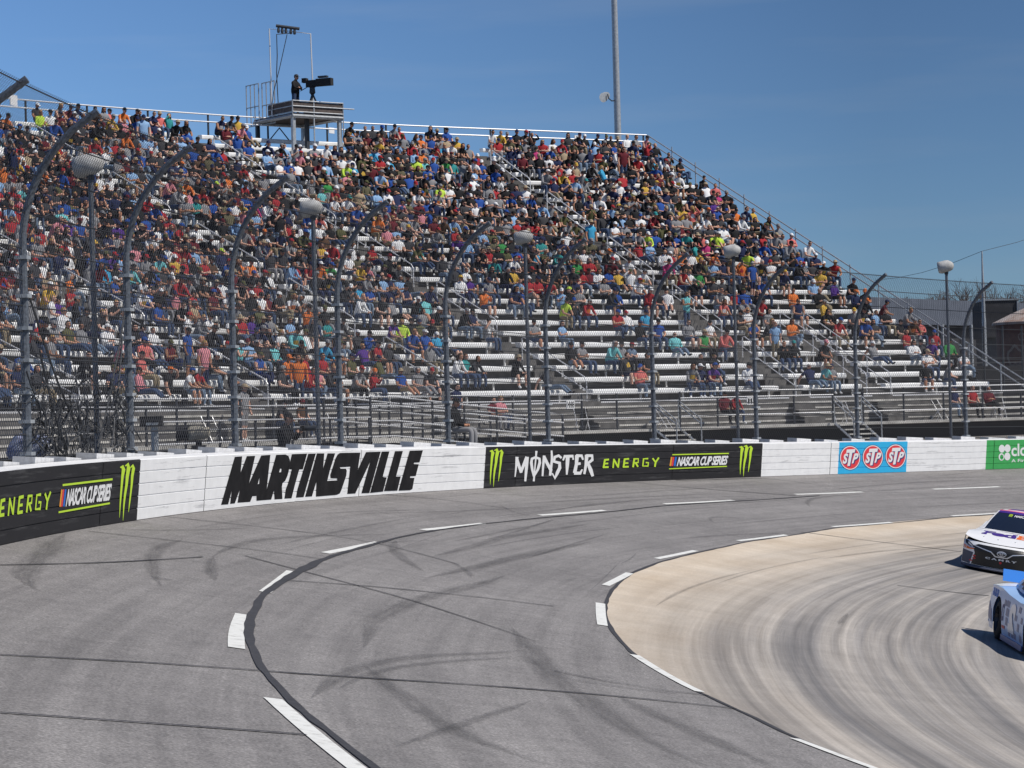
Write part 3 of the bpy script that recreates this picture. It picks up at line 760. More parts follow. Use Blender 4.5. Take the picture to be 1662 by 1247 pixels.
def q_at(px, k, dn, z):
    lo, hi = QR - 6, QL
    for _ in range(50):
        m_ = (lo + hi) / 2
        if project(st(m_, k, dn, z))[0] > px: lo = m_
        else: hi = m_
    return (lo + hi) / 2
def qs(a, b, step=1.6):
    n = max(1, int(abs(b - a) / step + 0.5)); return [a + (b - a) * i / n for i in range(n + 1)]
DECK = 1.1
stand = thing('grandstand', st(8, 0, -3, 0.38), 'large curved open grandstand with rows of white bench seats behind the catch fence', 'grandstand')
prof = [(0, -0.72, DECK + .004)]
mi = []
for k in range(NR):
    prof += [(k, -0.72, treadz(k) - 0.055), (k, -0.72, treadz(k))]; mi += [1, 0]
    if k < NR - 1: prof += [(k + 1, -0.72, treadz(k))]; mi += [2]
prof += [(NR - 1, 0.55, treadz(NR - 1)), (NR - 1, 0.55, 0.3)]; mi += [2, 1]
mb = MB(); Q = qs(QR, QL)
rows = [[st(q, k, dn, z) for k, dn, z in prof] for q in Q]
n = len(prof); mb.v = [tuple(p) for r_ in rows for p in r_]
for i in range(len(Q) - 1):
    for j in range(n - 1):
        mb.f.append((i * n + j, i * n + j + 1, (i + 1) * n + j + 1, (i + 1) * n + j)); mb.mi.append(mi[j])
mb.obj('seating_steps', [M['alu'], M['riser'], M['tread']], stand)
# side wall of the steps at the open end (steel frame in shadow)
mb = MB()
sidep = [st(QR, k, dn, z) for k, dn, z in prof[1:]] 
for k in range(0, NR, 2):
    z = treadz(k) - .1; p0 = st(QR + .1, k, -.6, z); mb.tube([p0, Vector((p0.x, p0.y, 0.3))], .07, 6)
    if k >= 2: mb.tube([p0, st(QR + .1, k - 2, -.6, 0.6)], .04, 5)
mb.tube([st(QR + .1, 0, -.6, treadz(0) - .2), st(QR + .1, NR - 1, -.6, treadz(NR - 1) - .2)], .10, 6)
mb.obj('side_frame', M['dark_steel'], stand)
# benches: contoured planks, one part for each run between two aisles
BP = [(-.16, -.17), (-.185, -.12), (-.185, -.02), (-.15, .025), (0.0, .03), (.15, .045), (.16, .02), (.12, -.14)]
SEG = []
brk = MB()
nb = 0
for k in range(NR):
    cuts = [QR + .25] + ([-4.2] if k <= 5 else []) + AISLES + [QL]
    for a, b in zip(cuts, cuts[1:]):
        qa = a + (hwq(a, k, .62) if a > QR + 1 else 0); qb = b - (hwq(b, k, .62) if b < QL else 0)
        SEG.append((k, qa, qb))
        pb_ = project(st(qa, k, 0, seatz(k)))
        if pb_[0] < -420: continue
        mb = MB(); L = qs(qa, qb, 1.5)
        mb.loft([[st(q, k, d, seatz(k) + h) for d, h in BP] for q in L], True)
        e = len(BP); mb.f += [tuple(range(e))[::-1], tuple(range((len(L) - 1) * e, len(L) * e))]; mb.mi += [0, 0]
        if nb < 99: mb.obj('bench', M['bench'], stand); nb += 1
        else: brk.add(mb.v, mb.f)
        for q in qs(qa + .4, qb - .4, 2.0):
            ax = st_ax(q); brk.box(st(q, k, -.06, seatz(k) - .295), (.045, .07, .27), ax)
o = brk.obj('far_bench', M['bench'], stand); o['kind'] = 'stuff'
# aisle stairs and centre hand rails
for ai, q0 in enumerate(AISLES + [-4.2]):
    kmax = NR if q0 > -4 else 6
    mb = MB()
    for sgn in (0,):
        pr = []
        for k in range(kmax):
            zlow = treadz(k - 1) if k else DECK + .01
            n_s = 1 if k else 3
            for s in range(n_s):
                zz = zlow + (treadz(k) - zlow) * (s + 1) / (n_s + 1); d0 = -.72 - (0.44 if k else .32 * (n_s - s))
                pr += [(k, d0, zz - (treadz(k) - zlow) / (n_s + 1) + .012), (k, d0, zz)]
            pr += [(k, -.727, zz), (k, -.727, treadz(k) + .012)]
        W = .52
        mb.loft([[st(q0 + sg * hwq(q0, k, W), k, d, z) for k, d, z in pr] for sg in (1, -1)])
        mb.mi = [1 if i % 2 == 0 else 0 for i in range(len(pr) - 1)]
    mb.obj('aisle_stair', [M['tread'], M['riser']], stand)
    k = 0
    starts = list(range(0, kmax - 3, 5)) if q0 > -4 else [0]
    for k0 in starts:
        k1 = min(k0 + 3.4, NR - 1)
        for off in ((0.0,) if q0 > -4 else (-.62, .62)):
            if q0 < -4: k1 = 5.6
            qq = lambda k: q0 + hwq(q0, k, off)
            mb = MB()
            zt = lambda k, h: treadz(k) + h
            B = [st(qq(k0), k0, -.5, zt(k0, 0)), st(qq(k0), k0, -.5, zt(k0, .78)), st(qq(k0), k0 + .12, -.5, zt(k0 + .12, .88)), st(qq(k1), k1, -.5, zt(k1, .9)), st(qq(k1), k1 + .15, -.5, zt(k1 + .1, .84)), st(qq(k1), k1 + .17, -.5, zt(k1, 0))]
            mb.tube(B, .024, 6)
            mb.tube([st(qq(k0), k0, -.5, zt(k0, .42)), st(qq(k1), k1 + .15, -.5, zt(k1 + .15, .42))], .020, 5)
            if q0 < -4:
                for kk in (1.5, 3.5): mb.tube([st(qq(kk), kk, -.5, zt(kk, -.3)), st(qq(kk), kk, -.5, zt(kk, .9))], .022, 5)
            mb.obj('handrail', M['alu'], stand)
# rail along the top and down the open end
mb = MB(); KB = NR - 1; zt_ = seatz(KB) + 1.06; Q = qs(QR, QL, 1.2)
for dz in (0, -.34): mb.tube([st(q, KB, .56, zt_ + dz) for q in Q], .035, 6)
mb.obj('top_rail', M['alu'], stand)
for q in qs(QR + .15, QL, 2.25):
    if project(st(q, KB, .56, zt_))[0] < -40: continue
    mb = MB(); mb.tube([st(q, KB, .62, treadz(KB) - .6), st(q, KB, .62, zt_ - .02)], .05, 6); mb.obj('rail_post', M['dark_steel'], stand)
mb = MB()
for dz in (0, -.30): mb.tube([st(QR - .05, KB, .56, zt_ + dz), st(QR - .05, -2.2, 0, seatz(-2.2) + 1.02 + dz)], .03, 6)
mb.obj('end_rail', M['galv'], stand)
for k in range(-1, NR - 1, 2):
    mb = MB(); mb.tube([st(QR - .05, k + .4, 0, treadz(k + .4) - .9), st(QR - .05, k + .4, 0, seatz(k + .4) + 1.02)], .03, 6); mb.obj('rail_post', M['galv'], stand)
# front walkway on posts, dark void below
FR = -3.05
SQ = [q_at(1083, 0, FR, DECK), q_at(1378, 0, FR, DECK)]
q570, q915 = q_at(570, 0, -3.2, DECK), q_at(915, 0, -4.9, DECK)
mb = MB(); Q = qs(QR - 3, QL)
mb.loft([[st(q, 0, -.70, DECK), st(q, 0, FR, DECK), st(q, 0, FR, DECK - .10), st(q, 0, FR + .3, DECK - .12), st(q, 0, -.70, DECK - .12)] for q in Q])
mb.obj('walkway_deck', M['tread'], stand)
mb = MB()
for h0 in (.18, .42, .66, .88):
    mb.loft([[st(q, 0, -.728, DECK + h0 - .07), st(q, 0, -.745, DECK + h0 - .07), st(q, 0, -.745, DECK + h0), st(q, 0, -.728, DECK + h0)] for q in Q])
mb.obj('kick_boards', M['tread'], stand)
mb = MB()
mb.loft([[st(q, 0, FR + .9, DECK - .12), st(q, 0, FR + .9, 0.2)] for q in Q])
mb.obj('underside_shade_sheet', M['black_cloth'], stand)  # recessed black sheet stands in for the shade below the open deck
def rail_run(a, b, hs, dn=FR, rise=None, parent=stand, name='front_rail', post=True, step=2.0, r=.026):
    zf = rise if rise else (lambda q: DECK)
    mb = MB()
    for h in hs: mb.tube([st(q, 0, dn, zf(q) + h) for q in qs(a, b, 1.5)], r, 6)
    mb.obj(name, M['alu'], parent)
    if post:
        for q in qs(a, b, step):
            mb = MB(); mb.tube([st(q, 0, dn + .04, zf(q) - .1), st(q, 0, dn + .04, zf(q) + hs[0])], .042, 6); mb.obj('rail_post', M['dark_steel'], parent)
rail_run(QR - 3, SQ[1] - .75, (1.33, 1.10, .42))
rail_run(SQ[1] + .75, SQ[0] - .75, (1.33, 1.10, .42))
rail_run(SQ[0] + .75, q570 - .1, (1.33, 1.10, .42))
rail_run(q570 + .3, QL - 6, (1.33, 1.10, .42))
# small steel stairs from the walkway to the ground
for si, q in enumerate(SQ):
    X, Y, Z = st_ax(q)
    s = thing('steel_steps', st(q, 0, FR - .6, 0.38), ['small steel steps with grey handrails above the black wall panel lettered ENERGY', 'small steel steps with grey handrails above the blue painted wall panel'][si], 'steps', 'steel steps up to the walkway')
    for i in range(4):
        mb = MB(); mb.box(st(q, 0, FR - .14 - .28 * i, DECK - .18 * (i + 1) + .09), (1.3, .27, .05), (X, Y, Z)); mb.obj('step', M['tread'], s)
    for sg in (-1, 1):
        mb = MB(); qq = q + sg * .68
        top = lambda h: [st(qq, 0, FR + .05, DECK + h), st(qq, 0, FR - 1.15, DECK - .72 + h)]
        mb.tube([st(qq, 0, FR + .05, DECK - .1)] + top(1.02) + [st(qq, 0, FR - 1.15, .3)], .028, 6)
        mb.tube(top(.85), .024, 6); mb.tube(top(0.0), .05, 4)
        mb.obj('handrail', M['galv'], s)
# ramp with chain link sides going down to the right
RD = -4.9
rz = lambda q: DECK + (0.40 - DECK) * min(1, max(0, (q570 - q) / (q570 - q915)))
ramp_t = thing('access_ramp', st((q570 + q915) / 2, 0, RD + .8, .38), 'long steel access ramp with sloping grey rails in front of the grandstand', 'ramp')
mb = MB(); mb.loft([[st(q, 0, FR - .1, rz(q)), st(q, 0, RD, rz(q)), st(q, 0, RD, rz(q) - .15)] for q in qs(q570 + 1.5, q915, 1.5)]); mb.obj('ramp_floor', M['tread'], ramp_t)
for dn in (RD, FR - .12):
    rail_run(q915, q570 + 1.5, (1.30, 1.02, .55, .06), dn, rz, ramp_t, 'ramp_rail', True, 1.9, .028)
def mesh_panel(mb, a, b, dn, z0, z1, cell=.075, r=.0024):
    """chain link between two heights: zf(q) -> height"""
    L = abs(b - a)
    for fam in (1, -1):
        n = int((L + 1.6) / cell)
        for i in range(n):
            qa = a - 1.6 + i * cell if fam > 0 else a + i * cell
            pts = []
            for u in (0, .5, 1):
                q = qa + fam * u * 1.0
                if a <= q <= b: pts.append(st(q, 0, dn, z0(q) + (z1(q) - z0(q)) * u))
            if len(pts) < 2: continue
            X, Y, Z = st_ax(qa)
            mb.loft([[p + X * r, p - X * r * .5 + Y * r, p - X * r * .5 - Y * r] for p in pts], True)
mb = MB(); mesh_panel(mb, q915, q570 + 1.5, RD, lambda q: rz(q) + .05, lambda q: rz(q) + 1.3); mb.obj('chain_link_panel', M['wire'], ramp_t)
low = thing('walkway_fence', st(q570 + 6, 0, RD, .3), 'low chain link fence with dark posts left of the ramp, behind the catch fence', 'fence')
FL = lambda q: 0.42
mb = MB(); mesh_panel(mb, q570 + 1.6, QL - 8, RD, lambda q: .45, lambda q: 1.75); mb.obj('chain_link_panel', M['wire'], low)
rail_run(q570 + 1.6, QL - 8, (1.35, .75), RD, FL, low, 'fence_rail', True, 2.4, .024)

# ------------------------------------------------------------------ camera tower behind the top rows
TK = 23.2
qa, qb = q_at(556, TK, 0, 16), q_at(474, TK, 0, 16)
X, Y, Z = st_ax((qa + qb) / 2); o0 = st(qb, TK, 0, 0)
wd = (st(qa, TK, 0, 0) - o0).length; dp = 3.2
FZ = 15.65
def tw(x, y, z): return o0 + X * x + Y * y + Vector((0, 0, z))
tower = thing('camera_tower', tw(wd / 2, dp / 2, FZ), 'raised camera platform on steel legs with boarded parapet over the top rows', 'tower')
mb = MB(); mb.box(tw(wd / 2, dp / 2, FZ - .05), (wd, dp, .10), (X, Y, Z)); mb.obj('floor', M['wood'], tower)
mb = MB()
for a, b in (((0, 0), (wd, 0)), ((0, 0), (0, dp)), ((wd, 0), (wd, dp)), ((0, dp), (wd, dp))):
    mb.tube([tw(*a, FZ - .14), tw(*b, FZ - .14)], .09, 4)
mb.obj('floor_beam', M['galv'], tower)
for nm, a, b in (('parapet', (0, 0), (wd, 0)), ('parapet', (0, 0), (0, dp * .62)), ('parapet', (wd, 0), (wd, dp))):
    A, B = tw(*a, FZ + .28), tw(*b, FZ + .28); d = (B - A).normalized()
    mb = MB(); mb.box((A + B) / 2, ((B - A).length, .03, .46), (d, Vector((-d.y, d.x, 0)), Z)); mb.obj('parapet', M['wood'], tower)
    mb = MB()
    for h in (.04, .30, .54): mb.tube([A + Vector((0, 0, h - .28)) - Y * .05, B + Vector((0, 0, h - .28)) - Y * .05 + (d * (.6 if a == (0, 0) and b[1] == 0 and h == .30 else 0))], .03, 5)
    mb.obj('parapet_rail', M['galv'], tower)
for x, y, z0 in ((0.12, .12, 13.2), (wd - .12, .12, 12.9), (.12, dp - .1, 14), (wd - .12, dp - .1, 14), (wd * .45, .7, 13.3), (wd * .42, -.02, 14.0)):
    mb = MB(); top = FZ + .5 if y < .0 else FZ - .1
    mb.box(tw(x, y, (z0 + top) / 2), (.16 if top < FZ else .05, .16 if top < FZ else .05, top - z0), (X, Y, Z)); mb.obj('leg', M['galv'] if x > wd * .6 or y < .2 else M['dark_steel'], tower)
for k, (x, y) in enumerate(((0, -.03), (wd, -.03))):
    mb = MB(); mb.tube([tw(x, y, FZ - .9), tw(x, y, FZ + .56)], .03, 5); mb.obj('corner_post', M['galv'], tower)
# gate frames at the rear left corner
for gx, gy in ((.12, dp * .50), (.0, dp * .86)):
    mb = MB(); A = tw(gx, gy, FZ - .3); d = Y
    for u in (0, .35, .7, 1.05): mb.tube([A + d * u, A + d * u + Vector((0, 0, 1.95))], .028, 5)
    for h in (0.02, .9, 1.93): mb.tube([A + Vector((0, 0, h)), A + d * 1.05 + Vector((0, 0, h))], .025, 5)
    mb.obj('gate_frame', M['galv'], tower)
mb = MB(); mb.tube([tw(.1, dp, 14.0), tw(wd * .5, dp, FZ - .3), tw(wd - .1, dp, 14.0)], .035, 5); mb.obj('cross_brace', M['dark_steel'], tower)
# tall portal frame carrying antennas over the tower
dT = project(o0)[2]
pa, pb = at(441, 160, dT + 1.2), at(508, 130, dT + 1.6)
ta, tb = at(437, 47, dT + 1.2), at(504, 55, dT + 1.6)
portal = thing('antenna_portal', pa, 'tall thin steel portal frame with a row of antennas above the camera platform', 'antenna frame')
mb = MB(); mb.tube([Vector((pa.x, pa.y, FZ)), ta, tb, Vector((pb.x, pb.y, FZ))], .035, 6); mb.obj('frame', M['alu'], portal)
tm = at(449, 56, dT + 1.0); bm_ = at(452, 165, dT + 1.0)
mb = MB(); mb.tube([ta + (tb - ta) * .55 - Vector((0, 0, .06)), tm, at(450, 90, dT + 1), at(449, 120, dT + 1), Vector((bm_.x, bm_.y, FZ))], .024, 5); mb.obj('drop_pipe', M['dark_steel'], portal)
mb = MB(); mb.tube([at(466, 56, dT + 1), at(454, 110, dT + 1), at(444, 150, dT + 1), at(440, 180, dT + 1)], .018, 4); mb.obj('cable', M['cable'], portal)
mb = MB(); mb.tube([at(448, 42, dT + 1.3), at(486, 47, dT + 1.3)], .075, 6); mb.obj('antenna_bar', M['dark_steel'], portal)
for x in (452, 458, 464, 472, 478):
    mb = MB(); p = at(x, 49 + (x - 452) * .1, dT + 1.3); mb.lathe([(.01, .16), (.05, .12), (.07, -.05), (.06, -.12), (.01, -.14)], p, 8); mb.obj('antenna', M['dark_steel'], portal)

# ------------------------------------------------------------------ signs on the rails
def sign(px, py, d, w, h, text, label):
    c = at(px, py, d); X, Y, Z = st_ax(q_at(px, 0, 0, 2))
    s = thing('section_sign', c, label, 'sign')
    mb = MB(); mb.box(c, (w, .03, h), (X, Y, Z)); mb.obj('sign_board', M['white_paint'], s)
    if text:
        vs, fs = text_mesh(text, bold=0.03); mb = MB()
        mb.add([c - Y * .02 + X * (u - .5) * w * .8 + Z * (v - .5) * h * .7 for u, v in vs], fs); mb.obj('lettering', M['letter_black'], s)
dk = project(st(q_at(938, KB, .56, zt_), KB, .5, zt_))[2]
sign(938, 225, dk - .1, .46, .30, 'JJJ', 'small white sign lettered JJJ on the top rail near the lamp pole')
sign(22, 163, project(st(40, KB, .5, zt_))[2] - .1, .48, .34, None, 'small blank white sign under the top rail at far left')
sign(538, 212, dk - 4, .42, .28, None, 'small white sign below the camera platform floor')
dk = project(st(q_at(926, 0, FR, DECK), 0, FR, 2))[2]
sign(926, 657, dk - .12, .40, .30, 'HHH', 'white sign lettered HHH on the front walkway rail')
sign(1219, 651, dk + 5.3, .40, .28, 'III', 'white sign with three bars on the front rail, behind a fence post')

# ------------------------------------------------------------------ lamp poles
d = 140.0; pb_ = at(1004, 260, d); pt = at(996, -260, d)
lamp = thing('lamp_pole', (pb_.x, pb_.y, 0.4), 'tall grey steel lamp pole rising behind the top of the grandstand', 'lamp pole')
mb = MB(); zs = [0.4, 15, 20, 28, 38]; mb.tube([Vector((pb_.x, pb_.y, z)) for z in zs], [.24, .19, .175, .15, .12], 14); mb.obj('pole', M['galv'], lamp, smooth=True)
c = at(982, 157, d - .3)
mb = MB(); mb.lathe([(.02, -.22), (.16, -.2), (.24, .0), (.26, .14), (.22, .17), (.0, .12)], c, 12, (Vector((0, 0, 1)), Vector((.8, .6, 0)).normalized(), Vector((-.75, -.5, -.43)).normalized())); mb.obj('floodlight', M['galv'], lamp)
mb = MB(); mb.tube([Vector((pb_.x, pb_.y, at(1000, 163, d).z)), at(993, 164, d - .2), at(988, 160, d - .3), at(986, 153, d - .3)], .035, 5); mb.obj('bracket', M['dark_steel'], lamp)
CL = [((147, 287), (156, 740), 41, 26, 'leftmost of the five lamps shrouded in white behind the fence'), ((508, 352), (517, 722), 30, 30, 'white shrouded lamp on thin pole, second from the left'),
      ((852, 397), (863, 716), 25, 24, 'white shrouded lamp on thin pole, middle one of five'), ((1190, 418), (1206, 713), 23, 20, 'white shrouded lamp on thin pole, second from the right'), ((1536, 443), (1546, 709), 22, 18, 'rightmost white shrouded lamp, standing clear against the sky')]
for (tx, ty), (bx_, by_), wpx, yaw, lab in CL:
    ph = fence_phi(bx_, by_); d = project(fenceP(ph, 0))[2] + 2.2
    t = at(tx, ty, d); s = thing('shrouded_lamp', (t.x, t.y, .35), lab, 'lamp', 'shrouded lamps behind the fence')
    mb = MB(); mb.tube([Vector((t.x, t.y, .2)), Vector((t.x, t.y, t.z + .06))], .05, 8); mb.obj('pole', M['post'], s)
    w = wpx * d / FPX
    ax = Vector((1.0, -.25, .18)).normalized(); ay = Vector((0, 0, 1)); az = ax.cross(ay).normalized(); ay = az.cross(ax).normalized()
    c = t + Vector((-.03, 0, w * .46))
    prof_ = [(0.02, -.56), (.40, -.55), (.46, -.52), (.49, -.30), (.50, 0.0), (.45, .26), (.33, .48), (.16, .60), (.01, .63)]
    n = 14; rings = []
    for r_, z_ in prof_:
        rings.append([c + ax * z_ * w + (ay * math.cos(6.2832 * k / n) * .92 + az * math.sin(6.2832 * k / n)) * r_ * w * (1 + .06 * math.sin(k * 5 + z_ * 9)) for k in range(n)])
    mb = MB(); mb.loft(rings, True); mb.obj('shroud', M['bag'], s, smooth=True)
    mb = MB(); mb.lathe([(.06, 0), (.075, .05), (.07, .1)], t - Vector((0, 0, .06)), 8); mb.obj('collar', M['dark_steel'], s)

# ------------------------------------------------------------------ beyond the open end of the stand
M['roof_metal'] = mat('blue_grey_metal', (0.13, 0.145, 0.18), 0.55, 0.2, noise=1.5, amp=0.2)
M['dark_wall'] = mat('dark_wall', (0.030, 0.030, 0.034), 0.8, noise=2, amp=0.4)
M['brick_brown'] = mat('red_brown_boards', (0.13, 0.045, 0.035), 0.8, noise=3, amp=0.45)
M['bark'] = mat('bare_bark', (0.12, 0.085, 0.07), 0.9)
M['leaf'] = mat('dark_evergreen', (0.035, 0.05, 0.025), 0.9)
b = thing('market_shed', at(1510, 640, 160), 'long low shed with blue grey metal fascia beyond the stand end', 'shed')
A = at(1415, 484, 160); B = at(1606, 474, 172); dv = (B - A); dv.z = 0; ln = dv.length; dv.normalize(); nv = Vector((-dv.y, dv.x, 0))
zt2 = A.z; mid = (A + B) / 2
mb = MB(); mb.box((mid.x, mid.y, zt2 - .75), (ln + 14, .2, 1.6), (dv, nv, Z)); mb.obj('fascia', M['roof_metal'], b)
mb = MB(); mb.box(Vector((mid.x, mid.y, zt2 - .1)) + nv * 5, (ln + 14, 10, .15), (dv, nv, Z)); mb.obj('roof', M['roof_metal'], b)
mb = MB(); mb.box(Vector((mid.x, mid.y, zt2 / 2)) + nv * 3.5, (ln + 13.5, 6, zt2 - .6), (dv, nv, Z)); mb.obj('wall', M['dark_wall'], b)
for u in (-.45, -.2, .05, .3):
    mb = MB(); p = mid + dv * u * ln - nv * .2; mb.tube([Vector((p.x, p.y, .2)), Vector((p.x, p.y, zt2 - 1.5))], .12, 6); mb.obj('post', M['galv'], b)
b = thing('black_trailer', at(1625, 650, 150), 'black box trailer with pale roof edge beside the shed', 'trailer')
c = at(1626, 512, 150); mb = MB(); mb.box((c.x, c.y + 2, c.z - .2), (1.95, 4, 2.1)); mb.obj('body', M['dark_wall'], b)
mb = MB(); mb.box((c.x, c.y + 2, c.z + .9), (2.05, 4.1, .1)); mb.obj('roof', M['galv'], b)
mb = MB(); mb.box((c.x, c.y + 2.2, (c.z - 1.25) / 2), (1.7, 3.2, c.z - 1.25)); mb.obj('base', M['dark_steel'], b)
mb = MB(); mb.tube([(c.x + .9, c.y - .06, c.z + .8), (c.x + .9, c.y - .06, .4)], .05, 6); mb.obj('downpipe', M['galv'], b)
c = at(1684, 620, 128); k_ = thing('round_kiosk', (c.x, c.y, .4), 'round red brown kiosk with a pale conical roof at right edge', 'kiosk')
mb = MB(); mb.lathe([(1.92, .2), (1.92, 5.6)], (c.x, c.y, 0), 28); mb.obj('wall', M['brick_brown'], k_)
mb = MB(); mb.lathe([(2.12, 5.50), (2.12, 5.62), (1.2, 6.05), (.1, 6.5)], (c.x, c.y, 0), 28); mb.obj('roof', mat('rusty_pale_roof', (0.55, 0.50, 0.46), 0.7, noise=1.6, amp=0.5, col2=(0.26, 0.14, 0.09)), k_)
mb = MB(); mb.lathe([(1.95, 3.2), (1.95, 3.3)], (c.x, c.y, 0), 28); mb.obj('band', M['dark_steel'], k_)
# faded painted ring on the boards, traced on the curved wall
mb = MB()
def kio(u, z, off=.012): return Vector((c.x + (1.92 + off) * math.cos(u), c.y + (1.92 + off) * math.sin(u), z))
for i, (u0, z0, ru, rz_) in enumerate(((3.95, 3.95, .26, .5), (4.35, 4.15, .22, .55), (4.15, 4.9, .1, .2))):
    n = 24
    mb.loft([[kio(u0 + ru * f * math.cos(6.2832 * t / n), z0 + rz_ * f * math.sin(6.2832 * t / n) * (1 + .2 * math.sin(t * 1.3)), .012 + .002 * i) for t in range(n)] for f in (1.0, .74)], True)
mb.obj('painted_ring', mat('faded_pale_paint', (0.24, 0.17, 0.15), 0.85), k_)
c = at(1599, 590, 135); t = at(1593, 408, 135)
up_ = thing('utility_pole', (c.x, c.y, .4), 'slim grey utility pole with wires behind the right fence post', 'pole')
mb = MB(); mb.tube([Vector((c.x, c.y, .3)), Vector((c.x, c.y, 5.8)), Vector((c.x, c.y, t.z))], [.13, .11, .035], 8); mb.obj('pole', M['galv'], up_)
mb = MB()
e1, e2 = at(1800, 330, 150), at(1420, 455, 170); tp = Vector((c.x, c.y, t.z))
mb.tube([e1 + (tp - e1) * u - Vector((0, 0, 1.2 * u * (1 - u))) for u in (0, .25, .5, .75, 1)] + [tp + (e2 - tp) * u - Vector((0, 0, 1.2 * u * (1 - u))) for u in (.25, .5, .75, 1)], .012, 4); mb.obj('wire', M['cable'], up_)
ef = thing('screen_fence', at(1560, 640, 122), 'tall dark wire screen fence behind the open end of the stand', 'fence')
A, B = at(1440, 560, 121), at(1720, 560, 123)
for u in [i / 9 for i in range(10)]:
    p = A + (B - A) * u; mb = MB(); mb.tube([Vector((p.x, p.y, .3)), Vector((p.x, p.y, 5.3 if u < .8 else 4.2))], .05, 6); mb.obj('post', M['dark_steel'], ef)
mb = MB()
for z in (.6, 1.2, 2, 2.8, 3.6): mb.tube([Vector((A.x, A.y, z)), Vector((B.x, B.y, z))], .02, 4)
mb.obj('rails', M['dark_steel'], ef)
mb = MB(); mb.box(((A + B) / 2 + Vector((0, 6, 0))).to_tuple()[:2] + (1.9,), (16, 5, 3.2)); o = mb.obj('storage_container', M['dark_wall']); tag(o, 'dark low storage container half hidden behind the dark screen fence', 'container')
# trees: bare crowns over the roofs
def tree(px, py_top, d, label, seed, spread=1.0, evergreen=False):
    R_ = random.Random(seed); top = at(px, py_top, d); base = Vector((top.x, top.y, 0.3)); H = top.z - .3
    t = thing('evergreen_tree' if evergreen else 'bare_tree', base, label, 'tree', 'trees beyond the stand')
    mb = MB(); mb.tube([base, base + Vector((.1, 0, H * .3)), base + Vector((0, .1, H * .55))], [H * .022, H * .018, H * .012], 8); mb.obj('trunk', M['bark'], t)
    mb = MB()
    if evergreen:
        for i in range(2600):
            z = R_.random() ** .8; r_ = (1 - z) * H * .26 * spread * (.5 + .6 * R_.random()); a = R_.uniform(0, 6.28)
            p = base + Vector((math.cos(a) * r_, math.sin(a) * r_, H * (.12 + .88 * z))); s_ = H * .014 * R_.uniform(.6, 1.5)
            e = Vector((R_.gauss(0, 1), R_.gauss(0, 1), R_.gauss(0, 1))).normalized() * s_; f = e.cross(Vector((R_.gauss(0, 1), R_.gauss(0, 1), .3))).normalized() * s_ * .7
            mb.add([p - e, p + f, p + e, p - f], [(0, 1, 2, 3)])
        mb.obj('crown', M['leaf'], t); return
    def br(p, d_, L, r_, lv):
        q = p + d_ * L; mb.tube([p, (p + q) / 2 + Vector((R_.gauss(0, L * .04), R_.gauss(0, L * .04), 0)), q], [r_, r_ * .8, r_ * .6], 4 if lv > 0 else 3, False)
        if lv == 0: return
        for _ in range(4 if lv > 2 else 5):
            nd = (d_ + Vector((R_.gauss(0, .55), R_.gauss(0, .55), R_.gauss(.12, .3)))).normalized()
            br(p + (q - p) * R_.uniform(.45, 1.0), nd, L * R_.uniform(.55, .75), r_ * .55, lv - 1)
    for _ in range(6): br(base + Vector((0, 0, H * R_.uniform(.3, .55))), Vector((R_.gauss(0, .5) * spread, R_.gauss(0, .5) * spread, 1)).normalized(), H * .22, H * .009, 4)
    mb.obj('crown', M['bark'], t)
tree(1655, 428, 210, 'tall bare tree rising over the kiosk roof at right edge', 1)
tree(1570, 452, 230, 'thin bare tree between the utility pole and the last lamp', 2)
tree(1490, 462, 240, 'low bare tree over the shed roof left of the last lamp', 3)
tree(1634, 446, 205, 'bushy bare tree just left of the tall one over the trailer', 4, 1.3)
tree(1760, 420, 220, 'bare tree out past the right of the kiosk', 5)
tree(1608, 450, 215, 'wide bare tree behind the shed, right of the utility pole', 8, 1.7)
tree(1648, 440, 190, 'wide bare tree close behind the kiosk roof', 9, 1.7)
tree(1440, 470, 250, 'faint bare tree above the left end of the shed', 6)
